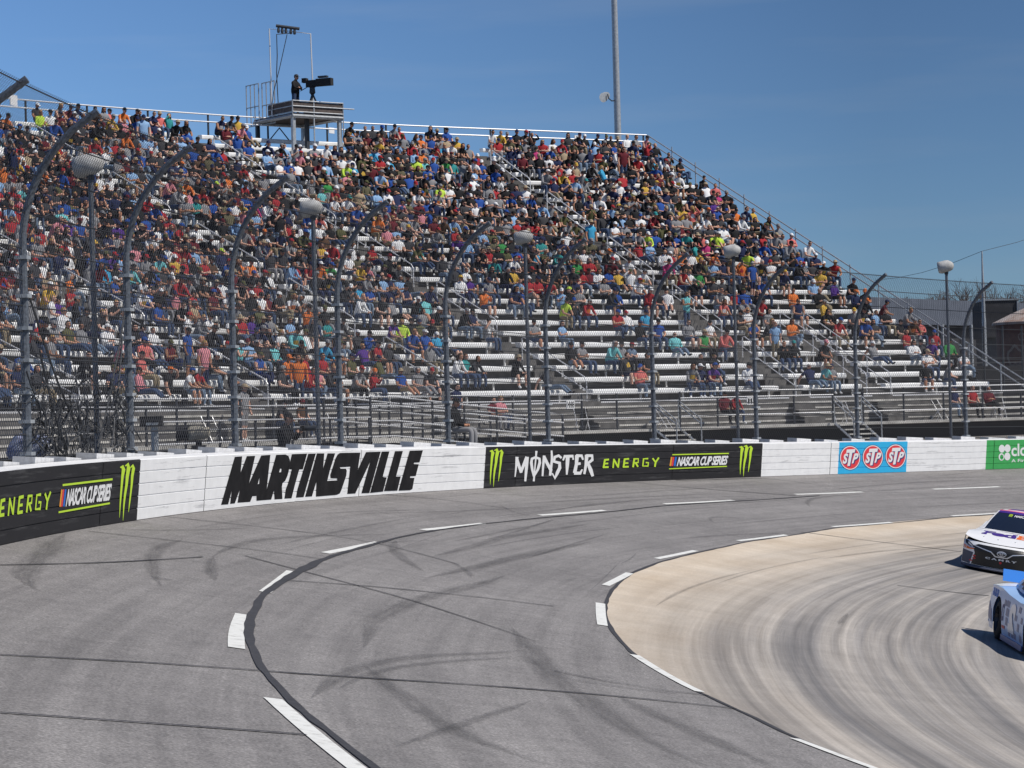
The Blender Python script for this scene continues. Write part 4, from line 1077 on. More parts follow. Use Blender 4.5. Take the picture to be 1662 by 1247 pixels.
# ------------------------------------------------------------------ people
def cloth_attr(nt, b):
    a = nt.nodes.new('ShaderNodeAttribute'); a.attribute_name = 'Col'
    nt.links.new(a.outputs['Color'], b.inputs['Base Color']); b.inputs['Roughness'].default_value = 0.85
    b.inputs['Specular IOR Level'].default_value = 0.2
M['person'] = uv_mat('skin_and_cloth', cloth_attr)
def skin_template(pose):
    """one continuous body grown over a posed skeleton; returns verts, quads and a region per face"""
    J = pose['J']; B = pose['B']
    names = list(J); me = bpy.data.meshes.new('body')
    me.from_pydata([J[n][0] for n in names], [(names.index(a), names.index(b)) for a, b in B], [])
    o = bpy.data.objects.new('body', me); COL.objects.link(o)
    o.modifiers.new('Skin', 'SKIN'); sub = o.modifiers.new('Sub', 'SUBSURF'); sub.levels = 1; sub.render_levels = 1
    for i, n in enumerate(names):
        r = J[n][1]; r = r if isinstance(r, tuple) else (r, r)
        me.skin_vertices[0].data[i].radius = r
        me.skin_vertices[0].data[i].use_root = (n == 'pel')
    bpy.context.view_layer.update()
    ev = bpy.data.meshes.new_from_object(o.evaluated_get(bpy.context.evaluated_depsgraph_get()))
    V = np.array([v.co[:] for v in ev.vertices]); F = [tuple(p.vertices) for p in ev.polygons]
    bpy.data.objects.remove(o); bpy.data.meshes.remove(me); bpy.data.meshes.remove(ev)
    reg = {('hipL', 'kneL'): 'leg', ('hipR', 'kneR'): 'leg', ('kneL', 'ankL'): 'shin', ('kneR', 'ankR'): 'shin', ('ankL', 'toeL'): 'shoe', ('ankR', 'toeR'): 'shoe', ('pel', 'hipL'): 'leg', ('pel', 'hipR'): 'leg',
           ('pel', 'spi'): 'torso', ('spi', 'che'): 'torso', ('che', 'nec'): 'neck', ('nec', 'hea'): 'skin', ('che', 'shoL'): 'torso', ('che', 'shoR'): 'torso', ('shoL', 'elbL'): 'sleeve', ('shoR', 'elbR'): 'sleeve',
           ('elbL', 'wriL'): 'fore', ('elbR', 'wriR'): 'fore', ('wriL', 'hanL'): 'skin', ('wriR', 'hanR'): 'skin'}
    out = []
    for f in F:
        c = V[list(f)].mean(0); best = None
        for a, b in B:
            A_, B_ = np.array(J[a][0]), np.array(J[b][0]); d = B_ - A_; t = max(0, min(1, (c - A_) @ d / (d @ d)))
            ra = J[a][1] if not isinstance(J[a][1], tuple) else J[a][1][0]; rb = J[b][1] if not isinstance(J[b][1], tuple) else J[b][1][0]
            dist = np.linalg.norm(c - A_ - d * t) / (ra * (1 - t) + rb * t)
            if best is None or dist < best[0]: best = (dist, reg[(a, b)], t)
        r = best[1]
        if r == 'sleeve': r = 'sleeve1' if best[2] < .55 else 'sleeve2'
        if r == 'neck': r = 'torso' if best[2] < .5 else 'skin'
        out.append(r)
    return V, F, out
def pose(arms='lap', lean=0.0, legs='sit', stand_=False):
    J = {}; dz = 0.0
    if stand_:
        H = .92
        J['pel'] = ((0, 0, H), (.15, .11)); J['hipL'] = ((-.09, 0, H - .06), .095); J['hipR'] = ((.09, 0, H - .06), .095)
        for s, n in ((-1, 'L'), (1, 'R')):
            J['kne' + n] = ((s * .10, .03 * s, .49), .068); J['ank' + n] = ((s * .11, -.02 + .03 * s, .08), .045); J['toe' + n] = ((s * .13, .14 + .03 * s, .035), .04)
        b = H - .10
    else:
        J['pel'] = ((0, 0, .11), (.17, .13)); J['hipL'] = ((-.10, .05, .10), .09); J['hipR'] = ((.10, .05, .10), .09)
        for s, n in ((-1, 'L'), (1, 'R')):
            if legs == 'sit': k, a, t = (.13, .46, .11), (.13, .46, -.33), (.14, .62, -.39)
            elif legs == 'wide': k, a, t = (.22, .43, .12), (.20, .44, -.33), (.25, .59, -.39)
            elif legs == 'out': k, a, t = (.12, .48, .16), (.12, .80, -.14), (.13, .92, -.06)
            elif legs == 'cross': k, a, t = (.08 * (1 if s > 0 else 1.6), .47, .12 + (.10 if s > 0 else 0)), ((-.10 if s > 0 else .13), .56 if s > 0 else .46, -.10 if s > 0 else -.33), ((-.14 if s > 0 else .14), .72 if s > 0 else .62, -.12 if s > 0 else -.39)
            J['kne' + n] = ((s * k[0], k[1], k[2]), .075); J['ank' + n] = ((s * a[0], a[1], a[2]), .05); J['toe' + n] = ((s * t[0], t[1], t[2]), .042)
        b = 0.0
    ly = lambda z: lean * (z / .6)
    J['spi'] = ((0, ly(.26) - .02, b + .34), (.165, .13)); J['che'] = ((0, ly(.46), b + .52), (.175, .12))
    J['nec'] = ((0, ly(.58) + .01, b + .645), .058); J['hea'] = ((0, ly(.66) + .03, b + .72), .06)
    cy = ly(.48); Zs = b + .545
    for s, n in ((-1, 'L'), (1, 'R')):
        J['sho' + n] = ((s * .185, cy, Zs), .075)
        if arms == 'lap': e, w, h = (.25, cy + .06, b + .29), (.12, cy + .28, b + .22), (.05, cy + .35, b + .21)
        elif arms == 'knees': e, w, h = (.23, cy + .14, b + .28), (.10, cy + .36, b + .20), (.05, cy + .42, b + .19)
        elif arms == 'folded': e, w, h = (.24, cy + .10, b + .31), (-.02 * s + .02, cy + .22, b + .33), (-.10, cy + .20, b + .36)
        elif arms == 'brow' and s > 0: e, w, h = (.33, cy + .16, b + .56), (.16, cy + .20, b + .76), (.08, cy + .16, b + .80)
        elif arms == 'phone': e, w, h = (.22, cy + .12, b + .32), (.09, cy + .27, b + .48), (.05, cy + .30, b + .54)
        elif arms == 'back': e, w, h = (.30, cy - .16, b + .32), (.30, cy - .26, b + .08), (.31, cy - .24, b + .01)
        elif arms == 'side' or arms == 'brow': e, w, h = (.25, cy + .0, b + .28), (.24, cy + .08, b + .04), (.22, cy + .12, b - .03)
        J['elb' + n] = ((s * e[0], e[1], e[2]), .048); J['wri' + n] = ((s * w[0], w[1], w[2]), .036); J['han' + n] = ((s * h[0], h[1], h[2]), (.042, .026))
    Bn = [('pel', 'spi'), ('spi', 'che'), ('che', 'nec'), ('nec', 'hea')]
    for n in 'LR': Bn += [('pel', 'hip' + n), ('hip' + n, 'kne' + n), ('kne' + n, 'ank' + n), ('ank' + n, 'toe' + n), ('che', 'sho' + n), ('sho' + n, 'elb' + n), ('elb' + n, 'wri' + n), ('wri' + n, 'han' + n)]
    V, F, R_ = skin_template({'J': J, 'B': Bn})
    hp = np.array(J['hea'][0]) + np.array([0, .015, .055])
    return V, F, R_, hp
POSES = {'hands in lap': pose('lap'), 'leaning on knees': pose('knees', .22, 'wide'), 'arms folded': pose('folded', -.02, 'sit'), 'hand at brow': pose('brow', .02), 'holding a phone up': pose('phone', .06), 'leaning back': pose('back', -.16, 'out'),
         'legs stretched out': pose('lap', -.08, 'out'), 'legs crossed': pose('folded', .0, 'cross'), 'hunched forward': pose('knees', .30, 'sit'),
         'standing': pose('side', 0, stand_=True), 'standing with hand at brow': pose('brow', .02, stand_=True), 'standing with arms folded': pose('folded', 0, stand_=True)}
# head: ellipsoid with brow, nose, chin, ears; regions for hair, face, eyes, mouth
def head_template():
    nu, nv = 14, 10; V = []; F = []; 
    for j in range(nv + 1):
        th = math.pi * j / nv
        for i in range(nu):
            a = 2 * math.pi * i / nu + math.pi / nu
            x = .078 * math.sin(th) * math.sin(a); y = .098 * math.sin(th) * math.cos(a); z = .118 * math.cos(th)
            if z < -.03: x *= 1 - .35 * (-z - .03) / .09; y = y * (1 - .1 * (-z - .03) / .09) + .012
            if y > .085 and -.045 < z < .02: y += .022 * max(0, 1 - abs(x) / .03)
            if abs(x) > .07 and -.03 < z < .04 and abs(y) < .04: x *= 1.16
            V.append((x, y, z))
    for j in range(nv):
        for i in range(nu): F.append((j * nu + i, (j + 1) * nu + i, (j + 1) * nu + (i + 1) % nu, j * nu + (i + 1) % nu))
    V = np.array(V); reg = []
    for f in F:
        c = V[list(f)].mean(0)
        if c[2] > .062 or (c[1] < .0 and c[2] > -.045) or (c[1] < .03 and c[2] > .03): reg.append('hair')
        elif c[1] > .055 and .0 < c[2] < .04: reg.append('eyes')
        elif c[1] > .07 and -.075 < c[2] < -.045: reg.append('mouth')
        else: reg.append('skin')
    return V, F, reg
HV, HF, HR = head_template()
def cap_template(kind):
    V = []; F = []; n = 12
    for j, (r, z) in enumerate(((.098, .035), (.096, .075), (.075, .115), (.035, .135), (.0, .14))):
        for i in range(n):
            a = 2 * math.pi * i / n; V.append((r * .88 * math.sin(a), r * 1.06 * math.cos(a), z))
    F = [(j * n + i, (j + 1) * n + i, (j + 1) * n + (i + 1) % n, j * n + (i + 1) % n) for j in range(4) for i in range(n)]
    o = len(V)
    if kind == 'cap':
        for k, (y0, w) in enumerate(((.085, .07), (.135, .07), (.175, .045))):
            for dz in (0, -.008): V += [(-w, y0, .045 - .012 * k + dz), (w, y0, .045 - .012 * k + dz)]
        q = lambda k, t, s: o + k * 4 + t * 2 + s
        for k in range(2): F += [(q(k, 0, 0), q(k, 0, 1), q(k + 1, 0, 1), q(k + 1, 0, 0)), (q(k, 1, 0), q(k + 1, 1, 0), q(k + 1, 1, 1), q(k, 1, 1)), (q(k, 0, 0), q(k + 1, 0, 0), q(k + 1, 1, 0), q(k, 1, 0)), (q(k, 0, 1), q(k, 1, 1), q(k + 1, 1, 1), q(k + 1, 0, 1))]
        F.append((q(2, 0, 0), q(2, 0, 1), q(2, 1, 1), q(2, 1, 0)))
    else:
        for dz in (0, -.008):
            for i in range(n):
                a = 2 * math.pi * i / n; V.append((.18 * math.sin(a), .19 * math.cos(a), .028 + dz + .012 * abs(math.sin(a))))
        F += [(i, (i + 1) % n, o + (i + 1) % n, o + i) for i in range(n)] + [(o + i, o + (i + 1) % n, o + n + (i + 1) % n, o + n + i) for i in range(n)]
    return np.array(V), F
CAPT, HATT = cap_template('cap'), cap_template('hat')
def hair_template():
    """long hair: shell down the back of the head and neck"""
    V = []; n = 9
    for j, (r, z, y) in enumerate(((.02, .125, -.01), (.085, .09, -.01), (.098, .02, -.015), (.100, -.06, -.03), (.105, -.15, -.045), (.07, -.21, -.055))):
        for i in range(n):
            a = math.pi * (i / (n - 1) - .5) * 1.25; V.append((r * math.sin(a), y - r * math.cos(a) * 1.0, z))
    F = [(j * n + i, (j + 1) * n + i, (j + 1) * n + i + 1, j * n + i + 1) for j in range(5) for i in range(n - 1)]
    return np.array(V), F
HAIRT = hair_template()
PAL = {'black': (.016, .016, .018), 'charcoal': (.045, .045, .05), 'navy': (.018, .025, .07), 'grey': (.22, .22, .23), 'white': (.72, .72, .72), 'red': (.42, .02, .028), 'maroon': (.14, .015, .025), 'blue': (.02, .085, .36), 'light blue': (.26, .45, .72), 'sky blue': (.03, .36, .62),
       'orange': (.78, .18, .015), 'yellow': (.66, .40, .03), 'lime': (.55, .78, .03), 'green': (.03, .28, .06), 'olive': (.09, .09, .04), 'teal': (.02, .30, .30), 'aqua': (.16, .58, .60), 'pink': (.68, .24, .28), 'coral': (.72, .16, .14), 'magenta': (.52, .03, .18), 'purple': (.10, .035, .26), 'brown': (.09, .05, .03), 'tan': (.42, .32, .20), 'denim': (.05, .085, .17), 'pale denim': (.16, .23, .33), 'khaki': (.30, .24, .15), 'camouflage': (.11, .10, .06)}
for k_ in PAL:
    c_ = PAL[k_]; l_ = .3 * c_[0] + .6 * c_[1] + .1 * c_[2]
    if max(c_) - min(c_) > .12: PAL[k_] = tuple((.90 * v + .10 * l_) * .85 for v in c_)
SKINS = [(.50, .27, .18), (.56, .32, .23), (.44, .22, .14), (.60, .36, .27), (.36, .18, .11), (.52, .29, .21)]
HAIRC = {'dark': (.018, .013, .010), 'brown': (.06, .032, .018), 'fair': (.32, .20, .08), 'grey': (.33, .33, .33)}
SHIRT_P = [('black', 32), ('charcoal', 14), ('navy', 10), ('grey', 13), ('white', 12), ('red', 6.5), ('maroon', 5), ('blue', 6), ('light blue', 5), ('sky blue', 1.2), ('orange', 1.6), ('yellow', 1.6), ('lime', .4), ('green', .8), ('olive', 2.2), ('teal', 1.2), ('aqua', 1), ('pink', 2.0), ('coral', 1.0), ('magenta', .6), ('purple', 1.2), ('brown', 1.6), ('tan', 1.6), ('camouflage', 1.5)]
CAP_P = [('black', 34), ('navy', 13), ('white', 10), ('red', 6), ('blue', 5), ('grey', 11), ('orange', 2), ('yellow', 2), ('olive', 4), ('tan', 6), ('maroon', 2), ('lime', .7), ('teal', .8), ('pink', 1)]
LEG_P = [('denim', 48), ('pale denim', 20), ('black', 16), ('khaki', 9), ('grey', 4), ('navy', 4)]
PR = random.Random(21)
def pick(t): return PR.choices([a for a, _ in t], [b for _, b in t])[0]
def make_person(shirt=None, pose_=None):
    p = {'shirt': shirt or pick(SHIRT_P), 'legs': pick(LEG_P), 'skin': PR.choice(SKINS), 'hair': PR.choices(list(HAIRC), [34, 34, 18, 14])[0]}
    p['garment'] = PR.choices(['T-shirt', 'sweatshirt', 'sleeveless top'], [52, 42, 6])[0]
    p['shorts'] = PR.random() < .2
    h = PR.random(); p['head'] = 'cap' if h < .60 else ('hat' if h < .635 else ('long' if h < .80 else 'bare'))
    p['cap'] = pick(CAP_P) if p['head'] == 'cap' else ('tan' if p['head'] == 'hat' else None)
    p['pose'] = pose_ or PR.choices(list(POSES), [24, 14, 12, 4, 5, 5, 9, 10, 16, .5, .3, .3])[0]
    p['print'] = PR.random() < .22; p['pcol'] = pick([('white', 4), ('yellow', 2), ('red', 1.5), ('grey', 2), ('orange', 1)])
    p['glasses'] = PR.random() < .6
    p['sc'] = PR.uniform(.93, 1.07); p['wide'] = PR.uniform(.92, 1.22); p['yaw'] = PR.gauss(0, .22); p['hyaw'] = PR.gauss(-.12, .38); p['htilt'] = PR.gauss(-.08, .12); p['flip'] = PR.random() < .5
    return p
def person_arrays(p, pos, face):
    """world arrays: body(+head), headwear; face = direction the person faces (unit, horizontal)"""
    V, F, R_, hp = POSES[p['pose']]
    V = V.copy(); fl = -1.0 if p['flip'] else 1.0
    V[:, 0] *= fl * p['wide']; V[:, 1] *= (1 + (p['wide'] - 1) * .6)
    F_ = [f[::-1] for f in F] if p['flip'] else F
    C = {}
    S = np.array(PAL[p['shirt']]); L = np.array(PAL[p['legs']]); K = np.array(p['skin'])
    C = {'torso': S, 'sleeve1': K if p['garment'] == 'sleeveless top' else S, 'sleeve2': S if p['garment'] == 'sweatshirt' else K, 'fore': S if p['garment'] == 'sweatshirt' else K, 'skin': K, 'leg': L, 'shin': K if p['shorts'] else L, 'shoe': np.array(PAL[('white', 'charcoal', 'black')[int(p['sc'] * 1000) % 3]])}
    col = []
    b0 = .82 if 'standing' in p['pose'] else 0
    pc = np.array(PAL[p['pcol']])
    for f, r in zip(F, R_):
        c = C[r]
        if r == 'torso' and p['print']:
            m = POSES[p['pose']][0][list(f)].mean(0)
            if abs(m[0]) < .06 and b0 + .36 < m[2] < b0 + .50 and m[1] > .02: c = pc
        col.append(c)
    cy, sy = math.cos(p['hyaw']), math.sin(p['hyaw']); ct, st_ = math.cos(p['htilt']), math.sin(p['htilt'])
    Rm = np.array([[cy, -sy, 0], [sy, cy, 0], [0, 0, 1]]) @ np.array([[1, 0, 0], [0, ct, -st_], [0, st_, ct]])
    hp2 = np.array([hp[0] * fl, hp[1] * (1 + (p['wide'] - 1) * .6), hp[2]])
    hv = HV @ Rm.T + hp2
    hc = np.array(HAIRC[p['hair']])
    hcol = [hc if r == 'hair' else (np.array((.012, .012, .014)) if r == 'eyes' and p['glasses'] else (K * .45 if r == 'eyes' else (K * np.array((.75, .5, .5)) if r == 'mouth' else K))) for r in HR]
    o = len(V); V = np.vstack([V, hv]); F_ = list(F_) + [tuple(i + o for i in f) for f in HF]; col += hcol
    wear = None
    if p['head'] in ('cap', 'hat'): w = CAPT if p['head'] == 'cap' else HATT; wc = np.array(PAL[p['cap']])
    elif p['head'] == 'long': w = HAIRT; wc = hc
    else: w = None
    fx = np.array([face[1], -face[0], 0.0]); fy = np.array([face[0], face[1], 0.0])
    ya = p['yaw']; c_, s_ = math.cos(ya), math.sin(ya)
    ax = fx * c_ + fy * s_; ay = fy * c_ - fx * s_
    T = np.stack([ax, ay, np.array([0, 0, 1.0])])
    W = V @ T * p['sc'] + np.array(pos)
    if w is not None: wear = ((w[0] @ Rm.T + hp2) @ T * p['sc'] + np.array(pos), w[1], wc)
    return W, F_, np.array(col), wear
def np_mesh(name, V, F, col, m):
    me = bpy.data.meshes.new(name)
    me.from_pydata(V, [], F) if len(V) < 20000 else None
    if len(V) >= 20000:
        V = np.asarray(V, dtype=np.float32); lt = np.array([len(f) for f in F], dtype=np.int32); ls = np.concatenate([[0], np.cumsum(lt)[:-1]]).astype(np.int32)
        li = np.fromiter((i for f in F for i in f), dtype=np.int32)
        me.vertices.add(len(V)); me.vertices.foreach_set('co', V.ravel())
        me.loops.add(len(li)); me.loops.foreach_set('vertex_index', li)
        me.polygons.add(len(F)); me.polygons.foreach_set('loop_start', ls); me.polygons.foreach_set('loop_total', lt)
    at_ = me.attributes.new('Col', 'FLOAT_COLOR', 'FACE')
    c4 = np.ones((len(F), 4), dtype=np.float32); c4[:, :3] = col
    at_.data.foreach_set('color', c4.ravel())
    me.polygons.foreach_set('use_smooth', np.ones(len(F), dtype=bool))
    me.materials.append(m); me.update(calc_edges=True)
    o = bpy.data.objects.new(name, me); COL.objects.link(o); return o
# seats
SEATS = []
for k, a, b in SEG:
    w = hwq(b, k, .50); n = int((b - a - .2) / w)
    for i in range(n):
        q = a + .3 + i * w; P = st(q, k, 0, seatz(k) + .03); x, y, d = project(P)
        if -400 < x < 1700: SEATS.append([k, q, P, x, y, d])
ZONES = [(740, 575, 1300, 650, .05), (800, 505, 1000, 580, .10), (1000, 520, 1300, 580, .18), (735, 480, 1000, 580, .42), (1000, 470, 1300, 520, .50), (560, 590, 740, 650, .30), (560, 500, 740, 560, .42), (560, 560, 740, 590, .7), (0, 590, 200, 660, .30), (200, 610, 560, 660, .28), (0, 480, 200, 590, .50), (200, 520, 560, 610, .66),
         (1300, 560, 1662, 660, .16), (1300, 470, 1662, 560, .52), (1000, 330, 1300, 470, .80), (690, 300, 830, 480, .80), (480, 330, 690, 500, .84), (960, 290, 1130, 330, .66)]
def occ(x, y):
    for x0, y0, x1, y1, p in ZONES:
        if x0 <= x < x1 and y0 <= y < y1: return p
    return .955
NOTE = """18,275,yellow 114,278,red 256,199,coral 8,215,orange 303,224,blue 367,234,maroon 87,248,yellow 55,213,lime 322,330,red 104,365,aqua 82,382,pink 27,387,red 180,390,yellow 202,311,navy 218,335,light blue 254,338,red 376,303,orange 390,286,red 8,330,red
552,246,blue 595,230,maroon 646,227,red 669,244,red 748,238,yellow 683,268,orange 556,289,lime 673,283,lime 698,284,blue 662,306,blue 713,320,lime 484,271,pink 544,325,red 629,342,blue 734,344,red 425,238,white 781,282,blue 730,293,white
795,232,white 782,286,blue 801,286,blue 809,314,red 819,338,blue 834,357,light blue 982,289,sky blue 994,264,white 1011,262,red 1049,314,yellow 1044,401,lime 880,474,red 839,453,yellow 951,447,red 1027,458,white 1079,447,magenta 1106,464,red 1128,461,green 1106,360,yellow 1134,414,teal 1151,444,light blue 1035,365,white 1016,368,light blue
1345,448,red 1322,462,yellow 1401,541,blue 1526,557,red 1477,573,white 1461,505,grey 1254,527,grey 1248,563,light blue 1275,579,black 1293,582,black 1560,565,green 1440,520,black 1460,530,black 1480,540,brown 1510,600,white 1530,600,grey 1495,620,black
524,444,green 475,466,light blue 411,446,orange 569,430,white 621,465,light blue 583,491,sky blue 606,491,blue 636,485,navy 655,490,navy 689,514,aqua 618,545,purple 645,544,lime 531,540,teal 479,562,aqua 610,584,red 648,569,blue 647,625,blue 577,625,grey 602,627,red 501,603,red 525,611,red 467,603,orange 422,605,blue 744,469,white 765,477,purple 776,496,orange 765,529,navy 774,605,charcoal 752,620,teal
914,510,lime 935,515,charcoal 950,515,red 1001,532,red 1022,532,white 1049,529,sky blue 880,477,red 981,465,white 1030,461,white 1169,513,coral 1183,494,white 1229,475,blue 1101,507,aqua 1142,565,green 1169,567,coral 1071,551,blue 1093,554,aqua 988,573,aqua 1000,574,grey 1015,574,pale denim 1038,545,black 929,584,black 951,586,grey 1010,605,charcoal 1041,605,black 1046,625,coral 1147,600,black 1166,597,black 1213,616,white 1153,622,purple 831,605,black 1226,545,blue 868,540,grey 1115,545,grey
70,485,yellow 175,452,sky blue 123,465,orange 199,441,orange 285,433,red 229,577,coral 224,607,coral 294,583,blue 320,591,pink 401,545,red 185,485,blue 27,596,blue 404,446,orange 255,435,aqua 90,565,grey 115,560,olive 60,600,charcoal 130,610,black 1320,620,navy 1345,625,aqua 1165,500,grey"""
taken = {}
for t in NOTE.split():
    pass
for tok in NOTE.replace('\n', ' ').replace('light blue', 'light_blue').replace('sky blue', 'sky_blue').replace('pale denim', 'pale_denim').split():
    x, y, c = tok.split(','); x, y = float(x), float(y) + 12
    best = min((i for i in range(len(SEATS)) if i not in taken), key=lambda i: (SEATS[i][3] - x) ** 2 + (SEATS[i][4] - y) ** 2)
    taken[best] = (c.replace('_', ' '), 'standing' if (int(x), int(y) - 12) in ((320, 591), (294, 583)) else None)
PEOPLE = []
tower_q = (q_at(560, 23, 0, 14), q_at(470, 23, 0, 14))
for i, (k, q, P, x, y, d) in enumerate(SEATS):
    if k >= 21 and 405 < x < 552 and k > 22: continue
    gap_ = math.sin(q * 2.1 + k * 1.7) + math.sin(q * .9 - k * 2.3)         # empty runs along a bench
    pr = occ(x, y)
    if i in taken: p = make_person(*taken[i])
    elif PR.random() < pr - (.48 if gap_ > 1.12 else 0): p = make_person()
    else: continue
    if k >= 24 and 'standing' in p['pose']: p['pose'] = 'arms folded'
    X, Y, Z = st_ax(q); base = P + Y * PR.uniform(-.05, .06) + X * PR.uniform(-.08, .08)
    if 'standing' in p['pose']: base = base - Y * .42; base.z = treadz(k) + .005
    PEOPLE.append((d, x, y, k, q, base, (-Y.x, -Y.y), p))
PEOPLE.sort(key=lambda t: t[0] + (60 if not (0 <= t[1] <= 1662) else 0))
seen = set(); near = []
ROWN = lambda k: ordinal(k + 1)
def plabel(p, k, x, vi=0):
    hd = {'cap': '%s cap' % p['cap'], 'hat': 'straw hat', 'long': 'long %s hair' % p['hair'], 'bare': 'short %s hair' % p['hair']}[p['head']]
    lg = ('%s shorts' if p['shorts'] else '%s trousers') % p['legs'].replace('pale denim', 'faded blue').replace('denim', 'blue')
    if p['shorts'] and p['legs'] in ('denim', 'pale denim'): lg = lg
    return 'person in %s %s, %s, %s, %s, %s row up' % (p['shirt'], p['garment'], lg, hd, p['pose'], ROWN(k))
crowdV, crowdF, crowdC, off = [], [], [], 0
for n, (d, x, y, k, q, base, face, p) in enumerate(PEOPLE):
    if n < 297:
        for _ in range(400):
            lb = plabel(p, k, x)
            if lb not in seen and len(lb.split()) <= 16: break
            p2 = make_person(p['shirt'], p['pose']); p = p2
        seen.add(lb)
        V, F, c, wear = person_arrays(p, base, face)
        b0 = np.array(base)
        o = np_mesh('person', V - b0, F, c, M['person']); o.location = base
        tag(o, lb, 'person', 'spectators on the lower bench rows')
        if wear:
            w = np_mesh('hair' if p['head'] == 'long' else p['head'], wear[0] - b0, wear[1], np.tile(wear[2], (len(wear[1]), 1)), M['person']); w.parent = o
    else:
        V, F, c, wear = person_arrays(p, base, face)
        crowdV.append(V); crowdF += [tuple(i + off for i in f) for f in F]; crowdC.append(c); off += len(V)
        if wear:
            crowdV.append(wear[0]); crowdF += [tuple(i + off for i in f) for f in wear[1]]; crowdC.append(np.tile(wear[2], (len(wear[1]), 1))); off += len(wear[0])
if crowdV:
    o = np_mesh('crowd', np.vstack(crowdV), crowdF, np.vstack(crowdC), M['person']); o['kind'] = 'stuff'
    o['label'] = 'dense crowd of spectators filling the upper rows of the grandstand'; o['category'] = 'crowd'
print('PEOPLE', len(PEOPLE), 'crowd verts', off)
# ------------------------------------------------------------------ stock cars
M['car_white'] = mat('car_white', (0.87, 0.87, 0.87), 0.3, noise=2, amp=0.03, coat=0.25)
M['car_black'] = mat('car_black', (0.012, 0.012, 0.013), 0.4)
M['mesh_black'] = mat('grille_mesh', (0.006, 0.006, 0.007), 0.7)
M['glass'] = mat('dark_glass', (0.012, 0.018, 0.035), 0.08, spec=0.6)
M['chrome'] = mat('silver_trim', (0.72, 0.73, 0.75), 0.25, 0.5)
M['purple'] = mat('violet_vinyl', (0.06, 0.025, 0.22), 0.35)
M['pink_vinyl'] = mat('pink_vinyl', (0.75, 0.16, 0.25), 0.35)
M['vinyl_orange'] = mat('orange_vinyl', (0.80, 0.16, 0.02), 0.35)
M['red_light'] = mat('red_cover', (0.55, 0.02, 0.03), 0.4)
M['lamp_decal'] = mat('headlamp_decal', (0.45, 0.46, 0.50), 0.3)
M['slate'] = mat('slate_splitter', (0.07, 0.08, 0.12), 0.6)
M['tyre'] = mat('race_tyre', (0.016, 0.016, 0.016), 0.8, noise=30, amp=0.3)
M['rim'] = mat('dark_rim', (0.05, 0.05, 0.055), 0.4, 0.6)
M['pale_blue'] = mat('pale_blue_paint', (0.38, 0.57, 0.86), 0.3, noise=2, amp=0.05, coat=0.3)
M['vivid_blue'] = mat('vivid_blue_paint', (0.01, 0.19, 0.66), 0.35, coat=0.4)
M['grid_blue'] = mat('slate_blue_vinyl', (0.10, 0.14, 0.30), 0.35)
M['interior'] = mat('cabin_grey', (0.10, 0.10, 0.11), 0.8)
def sgn(f): return 1 if f >= 0 else -1
def hwid(x):
    if x > 1.3: return .985 - .03 * ((x - 1.3) / .8) ** 2
    if x < -1.3: return .985 - .035 * ((-1.3 - x) / 1.0) ** 2
    return .985 - .02 * math.cos(x * 1.2)
def xfront(f, z): return 2.50 - .47 * abs(f) ** 2.7 - .16 * max(0, (z - .48) / .2) ** 1.6 - .03 * ((.48 - z) / .4 if z < .48 else 0)
def xrear(f): return -2.42 + .14 * abs(f) ** 2.5
ZT = ([-2.42, -1.7, -1.0, 0, .9, 1.3, 1.7, 2.1, 2.4], [.955, .955, .94, .91, .885, .85, .79, .72, .665])
ZS = ([-2.42, -1.7, -1.2, -.6, 0.4, 1.0, 1.4, 1.8, 2.1, 2.4], [.86, .90, .90, .84, .80, .82, .83, .78, .70, .655])
def ztop(x, f): 
    a = float(np.interp(x, *ZT)); b = float(np.interp(x, *ZS)); return a + (b - a) * abs(f) ** 3.2
def top_pt(f, t, off=0.0):
    xf, xr = xfront(f, .655), xrear(f); x = xf + (xr - xf) * t
    return Vector((x, f * hwid(x), ztop(x, f) + off))
def hood_xy(x, y, off=0.003):
    f = max(-1, min(1, y / hwid(x))); return Vector((x, y, ztop(x, f) + off))
def side_pt(s, x, u, off=0.0):
    """u 0 = sill / wheel arch edge, 1 = shoulder"""
    z0 = .13
    for cx in (1.42, -1.36):
        dx = abs(x - cx)
        if dx < .42: z0 = max(z0, .33 + math.sqrt(max(0, .42 ** 2 - dx ** 2)) * .98)
    z1 = ztop(x, 1.0); z = z0 + (z1 - z0) * u; w = hwid(x)
    y = w * (1 - .05 * max(0, (.42 - z) / .42) ** 1.5) + .018 * math.sin(min(1, max(0, (z - .15) / .7)) * math.pi)
    if abs(u - 1) < 1e-6: y = w
    return Vector((x, s * (y + off), z))
def side_xz(s, x, z, off=.004):
    w = hwid(x); y = w * (1 - .05 * max(0, (.42 - z) / .42) ** 1.5) + .018 * math.sin(min(1, max(0, (z - .15) / .7)) * math.pi)
    return Vector((x, s * (y + off), z))
def fas(f, z, off=0.0): return Vector((xfront(f, z) + off, f * .965, z))
